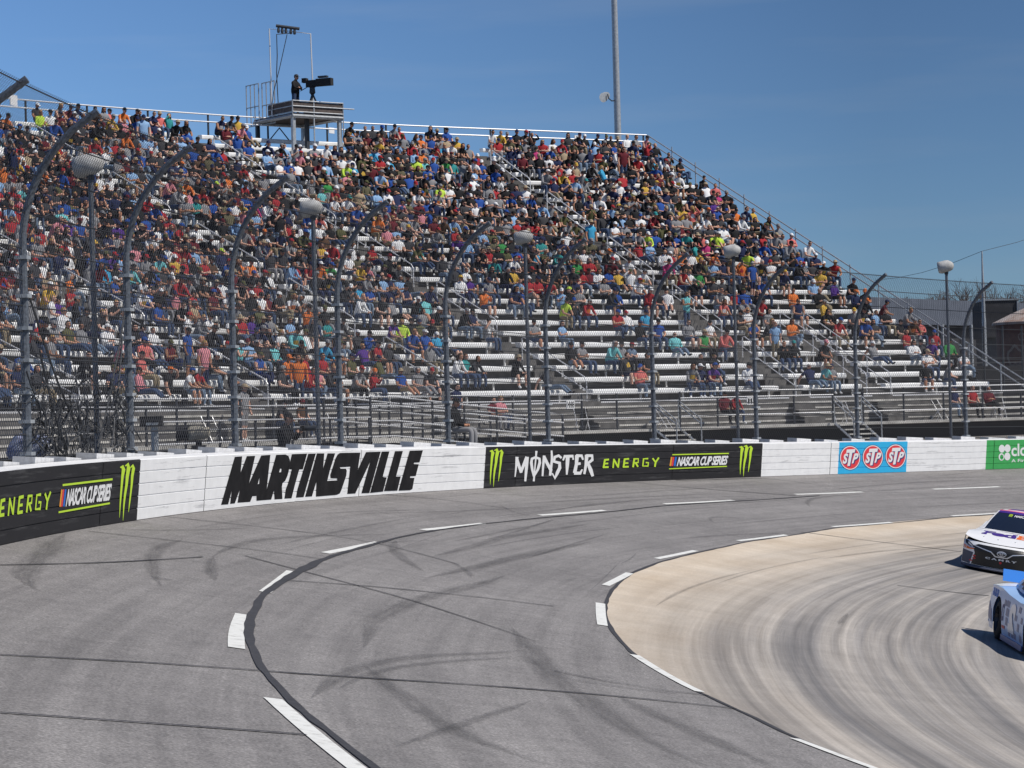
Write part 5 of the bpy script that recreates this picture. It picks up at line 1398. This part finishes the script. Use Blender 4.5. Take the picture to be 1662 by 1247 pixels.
def gh(face, a, t, off=0.0):
    """greenhouse: face front/rear/left/right, a along, t up"""
    bulge = math.sin(math.pi * t) * .03 + off
    if face == 'front':
        B = Vector((1.02 - .30 * a * a, .77 * a, .885 - .02 * a * a)); T = Vector((.18 - .14 * a * a, .54 * a, 1.335 - .03 * a * a)); n = Vector((.45, 0, .9))
    elif face == 'rear':
        B = Vector((-1.72 + .18 * a * a, .70 * a, .955)); T = Vector((-1.0 + .10 * a * a, .52 * a, 1.32 - .025 * a * a)); n = Vector((-.4, 0, .9))
    else:
        s = 1 if face == 'left' else -1; u = (a + 1) / 2
        B = Vector((.72 - 2.26 * u, s * (.77 + .06 * math.sin(math.pi * u) - .07 * u), .865 + .09 * u)); T = Vector((.04 - .94 * u, s * (.54 - .02 * u + .015 * math.sin(math.pi * u)), 1.305 - .005 * u)); n = Vector((0, s, .35)); bulge = math.sin(math.pi * t) * .02 + off
    return B + (T - B) * t + n * bulge
def roof(f, u, off=0.0):
    xf = .18 - .14 * f * f; xr = -1.0 + .10 * f * f; x = xf + (xr - xf) * u
    return Vector((x, f * (.54 - .02 * u), 1.335 - .03 * f * f - .01 * u + .03 * math.sin(math.pi * u) * (1 - f * f) + off))
def decal(mb, poly, fn, holes=(), step=None):
    loops = [list(poly)] + [list(h) for h in holes]
    if step:
        L2 = []
        for lp in loops:
            o = []
            for i, p in enumerate(lp):
                q = lp[(i + 1) % len(lp)]; n = max(1, int(math.hypot(q[0] - p[0], q[1] - p[1]) / step))
                o += [(p[0] + (q[0] - p[0]) * k / n, p[1] + (q[1] - p[1]) * k / n) for k in range(n)]
            L2.append(o)
        loops = L2
        vs = []; es = []
        for lp in loops:
            o = len(vs); vs += [Vector(p) for p in lp]; es += [(o + i, o + (i + 1) % len(lp)) for i in range(len(lp))]
        xs = [p[0] for p in loops[0]]; ys = [p[1] for p in loops[0]]
        x = min(xs) + step / 2
        while x < max(xs):
            y = min(ys) + step / 2
            while y < max(ys):
                if sum(inside((x, y), lp) for lp in loops) % 2 == 1: vs.append(Vector((x, y)))
                y += step
            x += step
        r = delaunay_2d_cdt(vs, es, [], 0, 1e-6); fs = []
        for f in r[2]:
            c = sum((r[0][i] for i in f), Vector((0, 0))) / len(f)
            if sum(inside(c, lp) for lp in loops) % 2 == 1: fs.append(tuple(f))
        vs = [tuple(v) for v in r[0]]
    else: vs, fs = fill(loops)
    mb.add([fn(*v) for v in vs], fs)
def text_on(mb, s, quad, fn, **kw):
    vs, fs = text_mesh(s, **kw); out = []
    for u, v in vs:
        p = [(quad[3][i] * (1 - u) + quad[2][i] * u) * (1 - v) + (quad[0][i] * (1 - u) + quad[1][i] * u) * v for i in (0, 1)]
        out.append(fn(*p))
    mb.add(out, fs)
def ell(cx, cy, rx, ry, n=24): return [(cx + rx * math.cos(6.28318 * k / n), cy + ry * math.sin(6.28318 * k / n)) for k in range(n)]
def build_car(name, loc, fwd, up, label, style):
    root = thing(name, loc, label, 'race car')
    up = Vector(up).normalized(); fw = Vector(fwd); fw = (fw - up * fw.dot(up)).normalized(); lf = up.cross(fw)
    root.rotation_mode = 'QUATERNION'; root.rotation_quaternion = Matrix((fw, lf, up)).transposed().to_quaternion()
    def P(mb, nm, m, par=root, smooth=False, lab=None):
        o = mb.obj(nm, m, None, smooth); o.parent = par
        if lab: o['label'] = lab
        return o
    main = M['car_white'] if style == 'white' else M['pale_blue']
    mb = MB()
    mb.grid(lambda u, v: top_pt(u * 2 - 1, v), 20, 40)
    for s in (1, -1):
        X0, X1 = xfront(1, .655), xrear(1)
        mb.grid(lambda u, v: side_pt(s, X0 + (X1 - X0) * u, v), 110, 6, s > 0)
    mb.grid(lambda u, v: fas(u * 2 - 1, .12 + .535 * v), 28, 12, True)
    def rearp(u, v):
        f = u * 2 - 1; x = xrear(f) - .06 * math.sin(math.pi * v); return Vector((x, f * hwid(xrear(f)), .22 + (ztop(xrear(f), f) - .22) * v))
    mb.grid(rearp, 16, 6)
    for face in ('front', 'rear', 'left', 'right'): mb.grid(lambda u, v: gh(face, u * 2 - 1, v), 14, 6, face in ('right', 'rear'))
    mb.grid(lambda u, v: roof(u * 2 - 1, v), 14, 8)
    P(mb, 'body', main, smooth=True)
    mb = MB(); mb.box((0, 0, .20), (4.3, 1.55, .12)); P(mb, 'floor_pan', M['car_black'])
    # windows
    mb = MB(); mb.grid(lambda u, v: gh('front', (u * 2 - 1) * .94, .03 + .94 * v, .006), 14, 6); P(mb, 'windshield', M['glass'], smooth=True)
    mb = MB(); mb.grid(lambda u, v: gh('rear', (u * 2 - 1) * .86, .1 + .8 * v, .006), 12, 6, True); P(mb, 'rear_window', M['glass'], smooth=True)
    for face in ('left', 'right'):
        mb = MB(); mb.grid(lambda u, v: gh(face, -.80 + .98 * u + (.1 * (1 - v)), .12 + .78 * v, .006), 10, 5, face == 'right'); P(mb, 'side_window', M['interior'] if style != 'white' else M['glass'], smooth=True)
        mb = MB(); mb.grid(lambda u, v: gh(face, .30 + .42 * u, .22 + .56 * v, .006), 6, 4, face == 'right'); P(mb, 'quarter_window', M['glass'], smooth=True)
    # wheels in dark wells
    for cx in (1.42, -1.36):
        for s in (1, -1):
            ax = (Vector((1, 0, 0)), Vector((0, 0, 1)), Vector((0, -s, 0)))
            w = MB(); w.lathe([(.22, -.03), (.31, -.015), (.345, .01), (.355, .05), (.355, .26), (.345, .29), (.22, .30)], (cx, s * .955, .355), 30, ax)
            wh = P(w, 'wheel', M['tyre'], smooth=True)
            w = MB(); w.lathe([(.235, -.025), (.215, .02), (.20, .10), (.06, .07), (.05, .03), (0.001, .03)], (cx, s * .955, .355), 20, ax)
            for k in range(5):
                a = 6.28318 * k / 5; d = Vector((math.cos(a), 0, math.sin(a))); t_ = Vector((-d.z, 0, d.x)); c = Vector((cx, s * .955 - s * .05, .355)) + d * .13
                w.box(c, (.16, .05, .04), (d, t_, Vector((0, s, 0))))
            P(w, 'rim', M['rim'], wh)
            w = MB(); w.lathe([(.40, .02), (.40, .33), (0.001, .34)], (cx, s * .955, .36), 20, ax); P(w, 'wheel_well', M['car_black'])
    # skirts, splitter, spoiler
    for s in (1, -1):
        mb = MB(); mb.box((.03, s * .955, .095), (1.86, .03, .09)); P(mb, 'side_skirt', M['car_black'] if style == 'white' else M['grid_blue'])
    mb = MB(); n = 24
    ring = [fas(-1 + 2 * i / n, .12, .05) for i in range(n + 1)]
    mb.loft([[Vector((p.x, p.y, .115)), Vector((p.x + .02, p.y, .085)), Vector((p.x, p.y, .06)), Vector((1.6, p.y * .9, .06))] for p in ring]); P(mb, 'splitter', M['slate'])
    mb = MB()
    mb.loft([[Vector((-2.36 - .03 * math.cos(y * 1.5), y, .955)), Vector((-2.46 - .03 * math.cos(y * 1.5), y, 1.16)), Vector((-2.475 - .03 * math.cos(y * 1.5), y, 1.16)), Vector((-2.375 - .03 * math.cos(y * 1.5), y, .955))] for y in [-.78 + 1.56 * i / 12 for i in range(13)]]); P(mb, 'spoiler', M['car_white'] if style == 'white' else M['vivid_blue'])
    H = hood_xy
    if style == 'white':
        o1, o2, o3, o4 = .004, .007, .010, .013
        fo = lambda off: (lambda f, z: fas(f, z, off))
        mb = MB(); decal(mb, [(-.74, .55), (-.60, .61), (.60, .61), (.74, .55), (.66, .40), (.72, .13), (-.72, .13), (-.66, .40)], fo(o1), step=.05); P(mb, 'grille', M['car_black'])
        for s in (1, -1):
            mb = MB(); decal(mb, [(s * .70, .40), (s * .995, .43), (s * .995, .14), (s * .76, .13)], fo(o1), step=.05); P(mb, 'side_intake', M['slate'])
            mb = MB(); decal(mb, [(s * .70, .545), (s * .80, .60), (s * .93, .645), (s * .985, .645), (s * .96, .575), (s * .80, .52)], fo(o2), step=.04); hl = P(mb, 'headlight', M['car_black'])
            mb = MB(); decal(mb, [(s * .73, .545), (s * .82, .588), (s * .89, .612), (s * .87, .572), (s * .79, .535)], fo(o3), step=.04); P(mb, 'lamp_lens', M['lamp_decal'], hl)
            mb = MB(); decal(mb, [(s * .68, .52), (s * .80, .515), (s * .96, .562), (s * .955, .55), (s * .80, .50), (s * .68, .505)], fo(o3), step=.04); P(mb, 'trim_strip', M['chrome'])
            mb = MB(); decal(mb, [(s * .69, .50), (s * .80, .495), (s * .985, .545), (s * .985, .47), (s * .84, .455), (s * .69, .475)], fo(o2), step=.04); P(mb, 'fender_stripe', M['vinyl_orange'])
            mb = MB(); text_on(mb, '11', [(s * .97 if s < 0 else .90, .525), (s * .90 if s < 0 else .97, .525), (s * .90 if s < 0 else .97, .45), (s * .97 if s < 0 else .90, .45)], fo(o4), bold=.04, shear=.2); P(mb, 'number', M['letter_white'])
            for fy, zz in ((.66, .33), (.66, .27), (.74, .21)):
                mb = MB(); decal(mb, ell(s * fy, zz, .045, .018, 14), fo(o3)); P(mb, 'red_cover', M['red_light'])
        mb = MB()
        for lp in ([(-.72, .575), (-.26, .50), (-.13, .41), (.13, .41), (.26, .50), (.72, .575), (.72, .56), (.27, .478), (.15, .385), (-.15, .385), (-.27, .478), (-.72, .56)],): decal(mb, lp, fo(o2), step=.04)
        P(mb, 'grille_trim', M['chrome'])
        em = MB(); decal(em, ell(0, .475, .115, .062), fo(o3), [ell(0, .475, .097, .047)]); decal(em, ell(0, .487, .075, .026), fo(o3 + .002), [ell(0, .487, .062, .016)]); decal(em, ell(0, .475, .03, .045), fo(o3 + .004), [ell(0, .475, .019, .036)]); P(em, 'emblem', M['chrome'])
        mb = MB(); text_on(mb, 'CAMRY', [(-.38, .362), (.38, .362), (.38, .315), (-.38, .315)], lambda f, z: fas(f, z, o3), bold=.05, spacing=1.5); P(mb, 'lettering', M['letter_white'], lab='white letters on the black grille')
        mb = MB(); decal(mb, ell(0.0, .27, .03, .03, 12), fo(o3)); P(mb, 'red_cover', M['red_light'])
        # hood words read from the front: text x runs to the car's left
        hq = lambda x, y: H(x, y, .004)
        def htext(s, y0, y1, x0, x1, m_, **kw):
            mb = MB(); text_on(mb, s, [(x0, y0), (x0, y1), (x1, y1), (x1, y0)], hq, **kw); P(mb, 'lettering', m_)
        htext('Fed', -.66, .14, 1.16, 1.62, M['purple'], bold=.05, spacing=.86)
        htext('Ex', .16, .68, 1.16, 1.62, M['vinyl_orange'], bold=.05, spacing=.86)
        for y in (-.55, -.2, .2, .55):
            mb = MB(); mb.lathe([(.018, 0), (.018, .012), (0.001, .014)], H(2.0 - abs(y) * .25, y, 0), 8); P(mb, 'hood_pin', M['chrome'])
        wq = lambda a, t: gh('front', a, t, .010)
        mb = MB(); decal(mb, [(-.94, .86), (.94, .86), (.94, .985), (-.94, .985)], wq, step=.08); P(mb, 'banner', M['purple'])
        mb = MB(); decal(mb, [(-.95, .985), (.95, .985), (.95, 1.03), (-.95, 1.03)], wq, step=.08); P(mb, 'banner_edge', M['pink_vinyl'])
        mb = MB()
        for k in range(3): decal(mb, [(-.40 + .05 * k, .83), (-.37 + .05 * k, .83), (-.375 + .05 * k, .68), (-.395 + .05 * k, .70)], wq)
        P(mb, 'emblem', M['lime'])
        mb = MB(); text_on(mb, 'NASCAR', [(-.18, .81), (.38, .81), (.38, .70), (-.18, .70)], wq, bold=.03, shear=.2); P(mb, 'lettering', M['letter_white'])
        for a0, a1 in ((-.62, -.50), (.45, .36)):
            mb = MB(); mb.tube([gh('front', a0, .08, -.05), gh('front', a1, .8, -.05)], .02, 5); P(mb, 'roll_bar', M['chrome'])
        mb = MB(); decal(mb, [(-.60, .34), (.60, .34), (.60, .74), (-.60, .74)], lambda f, u: roof(f, u, .004), step=.1); P(mb, 'roof_stripe', M['purple'], lab='violet band with pink border on the roof')
        mb = MB(); decal(mb, [(-.70, .28), (.70, .28), (.70, .80), (-.70, .80)], lambda f, u: roof(f, u, .003), [[(-.61, .335), (.61, .335), (.61, .745), (-.61, .745)]], step=.1); P(mb, 'roof_border', M['pink_vinyl'])
        for s in (1, -1):
            mb = MB(); decal(mb, [(-2.2, .30), (1.0, .30), (1.0, .70), (-2.2, .80)], lambda x, z: side_xz(s, x, z), step=.12)
            P(mb, 'side_stripe', M['purple'])
    else:
        S = lambda s, off=.004: (lambda x, z: side_xz(s, x, z, off))
        # pale deck lid and roof
        mb = MB(); mb.grid(lambda u, v: top_pt((u * 2 - 1) * .985, .83 + .165 * v, .004), 14, 5); P(mb, 'deck_lid', M['car_white'], smooth=True)
        for s in (1, -1):
            R_ = random.Random(5)
            cells = []
            for i in range(7):
                for j in range(4):
                    x0 = .9 - .26 * i; z0 = .17 + .155 * j
                    if (i + j) % 2 == 0 or R_.random() < .25:
                        if x0 - .24 > -.85 or z0 > .6: cells.append((x0, z0))
            mb = MB()
            for x0, z0 in cells:
                w = R_.uniform(.16, .235); hh = R_.uniform(.10, .145)
                if z0 + hh < .76 and x0 < .95: decal(mb, [(x0, z0), (x0 - w, z0 + .01), (x0 - w, z0 + hh), (x0, z0 + hh - .015)], S(s), step=.12)
            P(mb, 'checker_vinyl', M['grid_blue'])
            mb = MB(); text_on(mb, '2', [(.30, .74), (-.26, .74), (-.36, .24), (.20, .24)] if s < 0 else [(-.26, .74), (.30, .74), (.20, .24), (-.36, .24)], S(s, .009), bold=.08, shear=.1); P(mb, 'number', M['car_white'])
            mb = MB(); decal(mb, [(-.78, .66), (-.95, .64), (-.93, .36), (-.76, .38)], S(s, .006), [[(-.81, .60), (-.90, .59), (-.89, .44), (-.80, .45)]], step=.1); P(mb, 'vinyl_mark', M['navy'])
            mb = MB(); decal(mb, [(-.62, .30), (-.86, .30), (-.86, .25), (-.62, .25)], S(s, .006), step=.1); P(mb, 'vinyl_mark', M['red_light'])
            mb = MB()
            for x0 in (-1.50, -1.72, -1.94): decal(mb, [(x0, .84), (x0 - .14, .84), (x0 - .10, .77), (x0 - .16, .77), (x0 - .10, .70), (x0 + .02, .71)], S(s, .006), step=.1)
            P(mb, 'vinyl_mark', M['blue'])
            mb = MB(); decal(mb, [(-2.30, .30), (-1.84, .25), (-1.84, .42), (-2.30, .60)], S(s, .004), step=.1); P(mb, 'checker_vinyl', M['grid_blue'])
        mb = MB(); mb.grid(lambda u, v: gh('right', .62 + .3 * u, .1 + .8 * v, .009), 4, 4, True); P(mb, 'pillar_panel', M['car_white'], smooth=True)
        mb = MB(); mb.lathe([(.001, .16), (.10, .13), (.13, .02), (.10, -.10), (.05, -.14)], (.05, .36, 1.02), 12); P(mb, 'helmet', M['car_white'], smooth=True)
        mb = MB(); decal(mb, [(-.62, .55), (.62, .55), (.62, .30), (-.62, .30)], lambda f, z: fas(f, z, .006), step=.06); P(mb, 'grille', M['car_black'])
    return root
def track_frame(ph, r):
    p = trk(ph, r); a = trk(ph + .3, r); b = trk(ph, r + .5)
    t = (a - p).normalized(); rr = (b - p).normalized(); n = rr.cross(t); n = n if n.z > 0 else -n
    return p, n.normalized()
# white car: front right corner of the splitter stands at this spot on the lane, nose towards the viewer
ph, r = on_track(1560, 920); pc, nn = track_frame(ph, r)
view = Vector((pc.x, pc.y, 0)).normalized()
hd = Matrix.Rotation(rad(-9), 3, 'Z') @ (-view)
fwv = (hd - nn * hd.dot(nn)).normalized(); lfv = nn.cross(fwv)
CAR1 = pc - fwv * 2.0 + lfv * .95
ph1, r1 = polar(CAR1.x, CAR1.y); g1, n1 = track_frame(ph1, r1)
build_car('stock_car', Vector((CAR1.x, CAR1.y, g1.z + .012)), hd, n1, 'white stock car with violet and orange hood lettering and black grille, facing the viewer', 'white')
# blue car in front: its right rear wheel stands here
ph, r = on_track(1614, 1038); pc, nn = track_frame(ph, r)
best = None
for dg in range(-40, 41):
    hd = Matrix.Rotation(rad(dg), 3, 'Z') @ Vector((0, -1, 0)); f2 = (hd - nn * hd.dot(nn)).normalized()
    fp = pc + f2 * 2.78; px_, py_, _ = project(fp)
    e = abs(px_ - 1664)
    if best is None or e < best[0]: best = (e, dg, px_, py_, hd)
print('blue heading', best[1:4])
hd = best[4]; fwv = (hd - nn * hd.dot(nn)).normalized(); lfv = nn.cross(fwv)
CAR2 = pc + fwv * 1.36 + lfv * .97
ph1, r1 = polar(CAR2.x, CAR2.y); g1, n1 = track_frame(ph1, r1)
build_car('stock_car', Vector((CAR2.x, CAR2.y, g1.z + .012)), hd, n1, 'pale blue stock car with checkered side and vivid blue spoiler, partly cut off at right', 'blue')
# ------------------------------------------------------------------ crews, cameras and loose things round the wall
def placed_person(pos, face, label, pose_, over):
    p = make_person(over.get('shirt'), pose_); p.update(over); p['yaw'] = 0
    if p['head'] in ('cap', 'hat') and not p.get('cap'): p['cap'] = 'tan'
    V, F, c, wear = person_arrays(p, pos, face); b0 = np.array(pos)
    o = np_mesh('person', V - b0, F, c, M['person']); o.location = pos
    tag(o, label, 'person')
    if wear: w = np_mesh('hair' if p['head'] == 'long' else p['head'], wear[0] - b0, wear[1], np.tile(wear[2], (len(wear[1]), 1)), M['person']); w.parent = o
    return o
# operator and camera on the tower
fc = Vector((.93, -.36)).normalized()
op = at(480, 166, project(tw(wd * .3, 1.0, FZ))[2]); op = Vector((op.x, op.y, FZ + .0))
placed_person(op, fc, 'camera operator in black jacket and blue jeans standing behind the camera on the platform', 'standing with arms folded', {'shirt': 'black', 'garment': 'sweatshirt', 'legs': 'denim', 'shorts': False, 'head': 'cap', 'cap': 'charcoal', 'print': False, 'sc': 1.10, 'wide': 1.3, 'hyaw': -.2, 'htilt': 0})
F3 = Vector((fc.x, fc.y, 0)); S3 = Vector((-fc.y, fc.x, 0)); Z3v = Vector((0, 0, 1))
cb = op + F3 * .85; tc_ = thing('tv_camera', cb, 'large black television camera with box lens on a tripod on the platform', 'camera')
cz = FZ + 1.42
mb = MB(); mb.box(Vector((cb.x, cb.y, cz)), (.55, .22, .30), (F3, S3, Z3v)); mb.obj('body', M['black_cloth'], tc_)
mb = MB(); mb.box(Vector((cb.x, cb.y, cz + .02)) + F3 * .62, (.75, .30, .33), (F3, S3, Z3v)); mb.obj('lens_box', M['black_cloth'], tc_)
mb = MB(); mb.box(Vector((cb.x, cb.y, cz + .27)) + F3 * .55, (.45, .2, .08), (F3, S3, Z3v)); mb.obj('top_unit', M['dark_steel'], tc_)
mb = MB(); mb.box(Vector((cb.x, cb.y, cz + .16)) - F3 * .36, (.22, .26, .2), (F3, S3, Z3v)); mb.obj('viewfinder', M['black_cloth'], tc_)
mb = MB(); mb.tube([Vector((cb.x, cb.y, cz - .12)) - F3 * .2, Vector((cb.x, cb.y, cz - .3)) - F3 * .6], .02, 5); mb.obj('pan_bar', M['dark_steel'], tc_)
mb = MB(); mb.lathe([(.06, -.1), (.14, 0), (.12, .22), (.16, .26)], (cb.x, cb.y, cz - .42), 10); mb.obj('pan_head', M['dark_steel'], tc_)
for k in range(3):
    a = k * 2.094 + .4; e = Vector((cb.x + .42 * math.cos(a), cb.y + .42 * math.sin(a), FZ)); mb = MB(); mb.tube([Vector((cb.x, cb.y, cz - .45)), (Vector((cb.x, cb.y, cz - .45)) + e) / 2 + Vector((0, 0, .0)), e], [.045, .04, .03], 6); mb.obj('tripod_leg', M['dark_steel'], tc_)
# covered camera on a post behind the wall
ph = fence_phi(322, 727); d = project(fenceP(ph, 0))[2] + 1.2; c = at(322, 702, d); g = thing('covered_camera', (c.x, c.y, .3), 'tan cloth covered camera on a black post behind the barrier, over the black lettering', 'camera')
n = 14; mb = MB(); rings = []
ax = Vector((1, -.1, .03)).normalized(); wv = 19 * d / FPX
for z_, ry_, rz_, sag in ((-1.0, .02, .02, 0), (-1.0, .42, .50, -.04), (-.6, .52, .58, -.02), (0, .50, .52, .03), (.5, .48, .46, -.03), (.92, .42, .40, .0), (1.0, .3, .3, 0), (1.0, .01, .01, 0)):
    rings.append([c + ax * z_ * wv + Vector((0, math.cos(6.2832 * k / n) * ry_ * wv, (math.sin(6.2832 * k / n) * rz_ + sag) * wv * (1.05 if math.sin(6.2832 * k / n) > 0 else 1.25 + .12 * math.sin(k * 4 + z_ * 5)))) for k in range(n)])
mb.loft(rings, True); mb.obj('tarp_cover', M['tarp'], g, smooth=False)
mb = MB(); mb.lathe([(.15, -.2), (.15, .04)], c - ax * wv * 1.0, 10, (Vector((0, 1, 0)), Vector((0, 0, 1)), ax)); mb.obj('lens_hood', M['black_cloth'], g)
mb = MB(); mb.tube([Vector((c.x, c.y, .2)), Vector((c.x, c.y, c.z - .15))], .06, 8); mb.box((c.x, c.y, c.z - .36), (.26, .22, .22)); mb.obj('post', M['black_cloth'], g)
# black box on a grey post
ph = fence_phi(250, 727); d = project(fenceP(ph, 0))[2] + 1.6; c = at(246, 684, d); g = thing('loudspeaker', (c.x, c.y, .3), 'flat black loudspeaker box on a grey post behind the barrier at left', 'loudspeaker')
mb = MB(); mb.box(c, (36 * d / FPX, .25, 17 * d / FPX)); mb.obj('box', M['black_cloth'], g)
mb = MB(); mb.box(c + Vector((.03, -.135, -.05)), (.22, .02, .05)); mb.obj('name_plate', M['galv'], g)
mb = MB(); mb.tube([Vector((c.x + .05, c.y, .2)), Vector((c.x + .05, c.y, c.z - .08))], .07, 8); mb.obj('post', M['galv'], g)
# photographer leaning at the fence, flag man on the wall
ph = fence_phi(465, 722); d = project(fenceP(ph, 0))[2] + 1.1; c = at(462, 722, d); c.z = .30
pos = at(460, 726, d); pos.z = at(460, 720, d).z - .25
placed_person(pos, (.97, -.24), 'photographer in black cap and black jacket crouching behind the wall with a long lens', 'holding a phone up', {'shirt': 'black', 'garment': 'sweatshirt', 'legs': 'black', 'shorts': False, 'head': 'cap', 'cap': 'black', 'print': False, 'sc': 1.0, 'wide': 1.2, 'flip': False, 'hyaw': -.1, 'htilt': 0})
lc = pos + Vector((.42, -.12, .56)); g = thing('photo_camera', lc, 'black photo camera with pale lens held by the crouching photographer', 'camera')
mb = MB(); mb.box(lc, (.10, .15, .11)); mb.obj('body', M['black_cloth'], g)
mb = MB(); mb.lathe([(.05, .04), (.055, .2), (.065, .3), (.06, .3), (.03, .28)], lc, 12, (Vector((0, 1, 0)), Vector((0, 0, 1)), Vector((1, 0, 0)))); mb.obj('lens', M['dark_steel'], g)
ph = fence_phi(742, 716); d = project(fenceP(ph, 0))[2] + .35; pos = at(738, 705, d)
placed_person(pos, (.95, -.3), 'man in black cap, black jacket and grey trousers sitting behind the wall by a post', 'hands in lap', {'shirt': 'black', 'garment': 'sweatshirt', 'legs': 'grey', 'shorts': False, 'head': 'cap', 'cap': 'black', 'print': False, 'sc': 1.0, 'wide': 1.1, 'flip': False, 'hyaw': -.1, 'htilt': -.05})
# people on the walkway
def on_deck(px, dn, over, pose_, label, seat=.45):
    q = q_at(px, 0, dn, DECK + .5); b = st(q, 0, dn, DECK + (.004 if 'standing' in pose_ else seat)); X, Y, Z = st_ax(q)
    placed_person(b, (-Y.x, -Y.y), label, pose_, over); return q
DP = [(452, {'shirt': 'charcoal', 'head': 'cap', 'cap': 'black', 'garment': 'T-shirt'}, 'leaning on knees', 'man in charcoal T-shirt and black cap seated low on the walkway above the photographer'),
      (490, {'shirt': 'brown', 'head': 'hat', 'garment': 'T-shirt', 'legs': 'denim'}, 'hands in lap', 'man in brown T-shirt, jeans and straw hat seated on the walkway behind the rail'),
      (1176, {'shirt': 'maroon', 'head': 'cap', 'cap': 'black', 'garment': 'sweatshirt', 'legs': 'black'}, 'hands in lap', 'person in dark red top and black trousers on a folding chair by the rail'),
      (1190, {'shirt': 'red', 'head': 'cap', 'cap': 'grey', 'garment': 'sweatshirt', 'legs': 'denim'}, 'leaning on knees', 'person in bright red top and grey cap on the walkway beside the dark red one'),
      (1548, {'shirt': 'navy', 'head': 'cap', 'cap': 'navy', 'garment': 'T-shirt', 'legs': 'pale denim'}, 'hands in lap', 'person in navy T-shirt and pale jeans on the walkway beside the last fence post'),
      (1578, {'shirt': 'red', 'head': 'bare', 'garment': 'T-shirt', 'legs': 'black'}, 'hands in lap', 'person in red T-shirt seated on the walkway right of the last fence post'),
      (1604, {'shirt': 'maroon', 'head': 'long', 'garment': 'sweatshirt', 'legs': 'black'}, 'legs crossed', 'long haired person in maroon top near the right end of the walkway'),
      (812, {'shirt': 'pink', 'head': 'long', 'hair': 'fair', 'garment': 'T-shirt', 'legs': 'denim'}, 'legs crossed', 'fair haired person in pink T-shirt on the walkway above the ramp'),
      (800, {'shirt': 'maroon', 'head': 'bare', 'hair': 'dark', 'garment': 'T-shirt', 'legs': 'grey'}, 'hands in lap', 'dark haired person in maroon T-shirt on the walkway above the ramp'),
      (396, {'shirt': 'grey', 'head': 'cap', 'cap': 'tan', 'garment': 'T-shirt', 'legs': 'grey', 'shorts': True}, 'standing', 'person in grey T-shirt and shorts standing on the walkway beside the third fence post'),
      (742, {'shirt': 'navy', 'head': 'bare', 'garment': 'T-shirt', 'legs': 'navy'}, 'standing', 'man in navy T-shirt standing on the walkway right of a fence post')]
for px, ov, po, lb in DP: on_deck(px, -1.5, {**ov, 'print': False}, po, lb)
# folding chairs
def chair(px, dn, turn, label):
    q = q_at(px, 0, dn, DECK + .4); b = st(q, 0, dn, DECK); X, Y, Z = st_ax(q)
    c, s = math.cos(turn), math.sin(turn); fx = X * c - Y * s; fy = -(Y * c + X * s)
    t = thing('folding_chair', b, label, 'chair', 'folding chairs on the walkway'); o = lambda x, y, z: b + fx * x + fy * y + Vector((0, 0, z))
    mb = MB(); mb.box(o(0, .02, .44), (.42, .40, .03), (fx, fy, Z)); mb.obj('seat', M['black_cloth'], t)
    mb = MB(); mb.box(o(0, -.24, .72), (.42, .025, .20), (fx, fy, (Z - fy * .15).normalized())); mb.obj('backrest', M['black_cloth'], t)
    for sx in (-.22, .22):
        mb = MB(); mb.tube([o(sx, .26, 0), o(sx, 0, .42), o(sx, -.27, .84)], .014, 5); mb.obj('leg', M['alu'], t)
        mb = MB(); mb.tube([o(sx, -.28, 0), o(sx, .18, .44)], .014, 5); mb.obj('leg', M['alu'], t)
for px, tn, lb in ((944, .5, 'empty folding chair behind the rail beside the white sign lettered HHH'), (1076, -.4, 'dark folding chair at the top of the steps over the black wall panel'), (1362, .3, 'left one of two folding chairs at the top of the steps over the blue panel'), (1386, .1, 'right one of two folding chairs at the top of the steps over the blue panel'),
                   (1525, -.3, 'folding chair on the walkway left of the last fence post'), (1622, .4, 'folding chair nearest the right end of the walkway'), (548, .4, 'folding chair on the walkway left of the ramp'), (345, .3, 'folding chair on the walkway over the tan covered camera')):
    chair(px, -1.5, tn, lb)
# wrapped banner leaning at far left behind the wall
mb = MB(); ph = fence_phi(50, 745); d = project(fenceP(ph, 0))[2] + 1.3
for i, (x0, y0, x1, y1, r_) in enumerate(((22, 748, 40, 706, .16), (36, 740, 78, 712, .17))):
    a, b = at(x0, y0, d + .1 * i), at(x1, y1, d + .1 * i)
    mb.tube([a + (b - a) * u for u in (0, .15, .4, .65, .85, 1)], [r_ * .6, r_, r_ * 1.1, r_, r_ * .9, r_ * .4], 12)
bn = mat('striped_banner_cloth', (0.55, 0.58, 0.66), 0.8, noise=4, amp=0.8, col2=(0.05, 0.07, 0.22), bump=0.3)
tag(mb.obj('rolled_banner', bn, origin=at(50, 735, d)), 'rolled blue and white banner leaning behind the barrier at far left', 'banner')
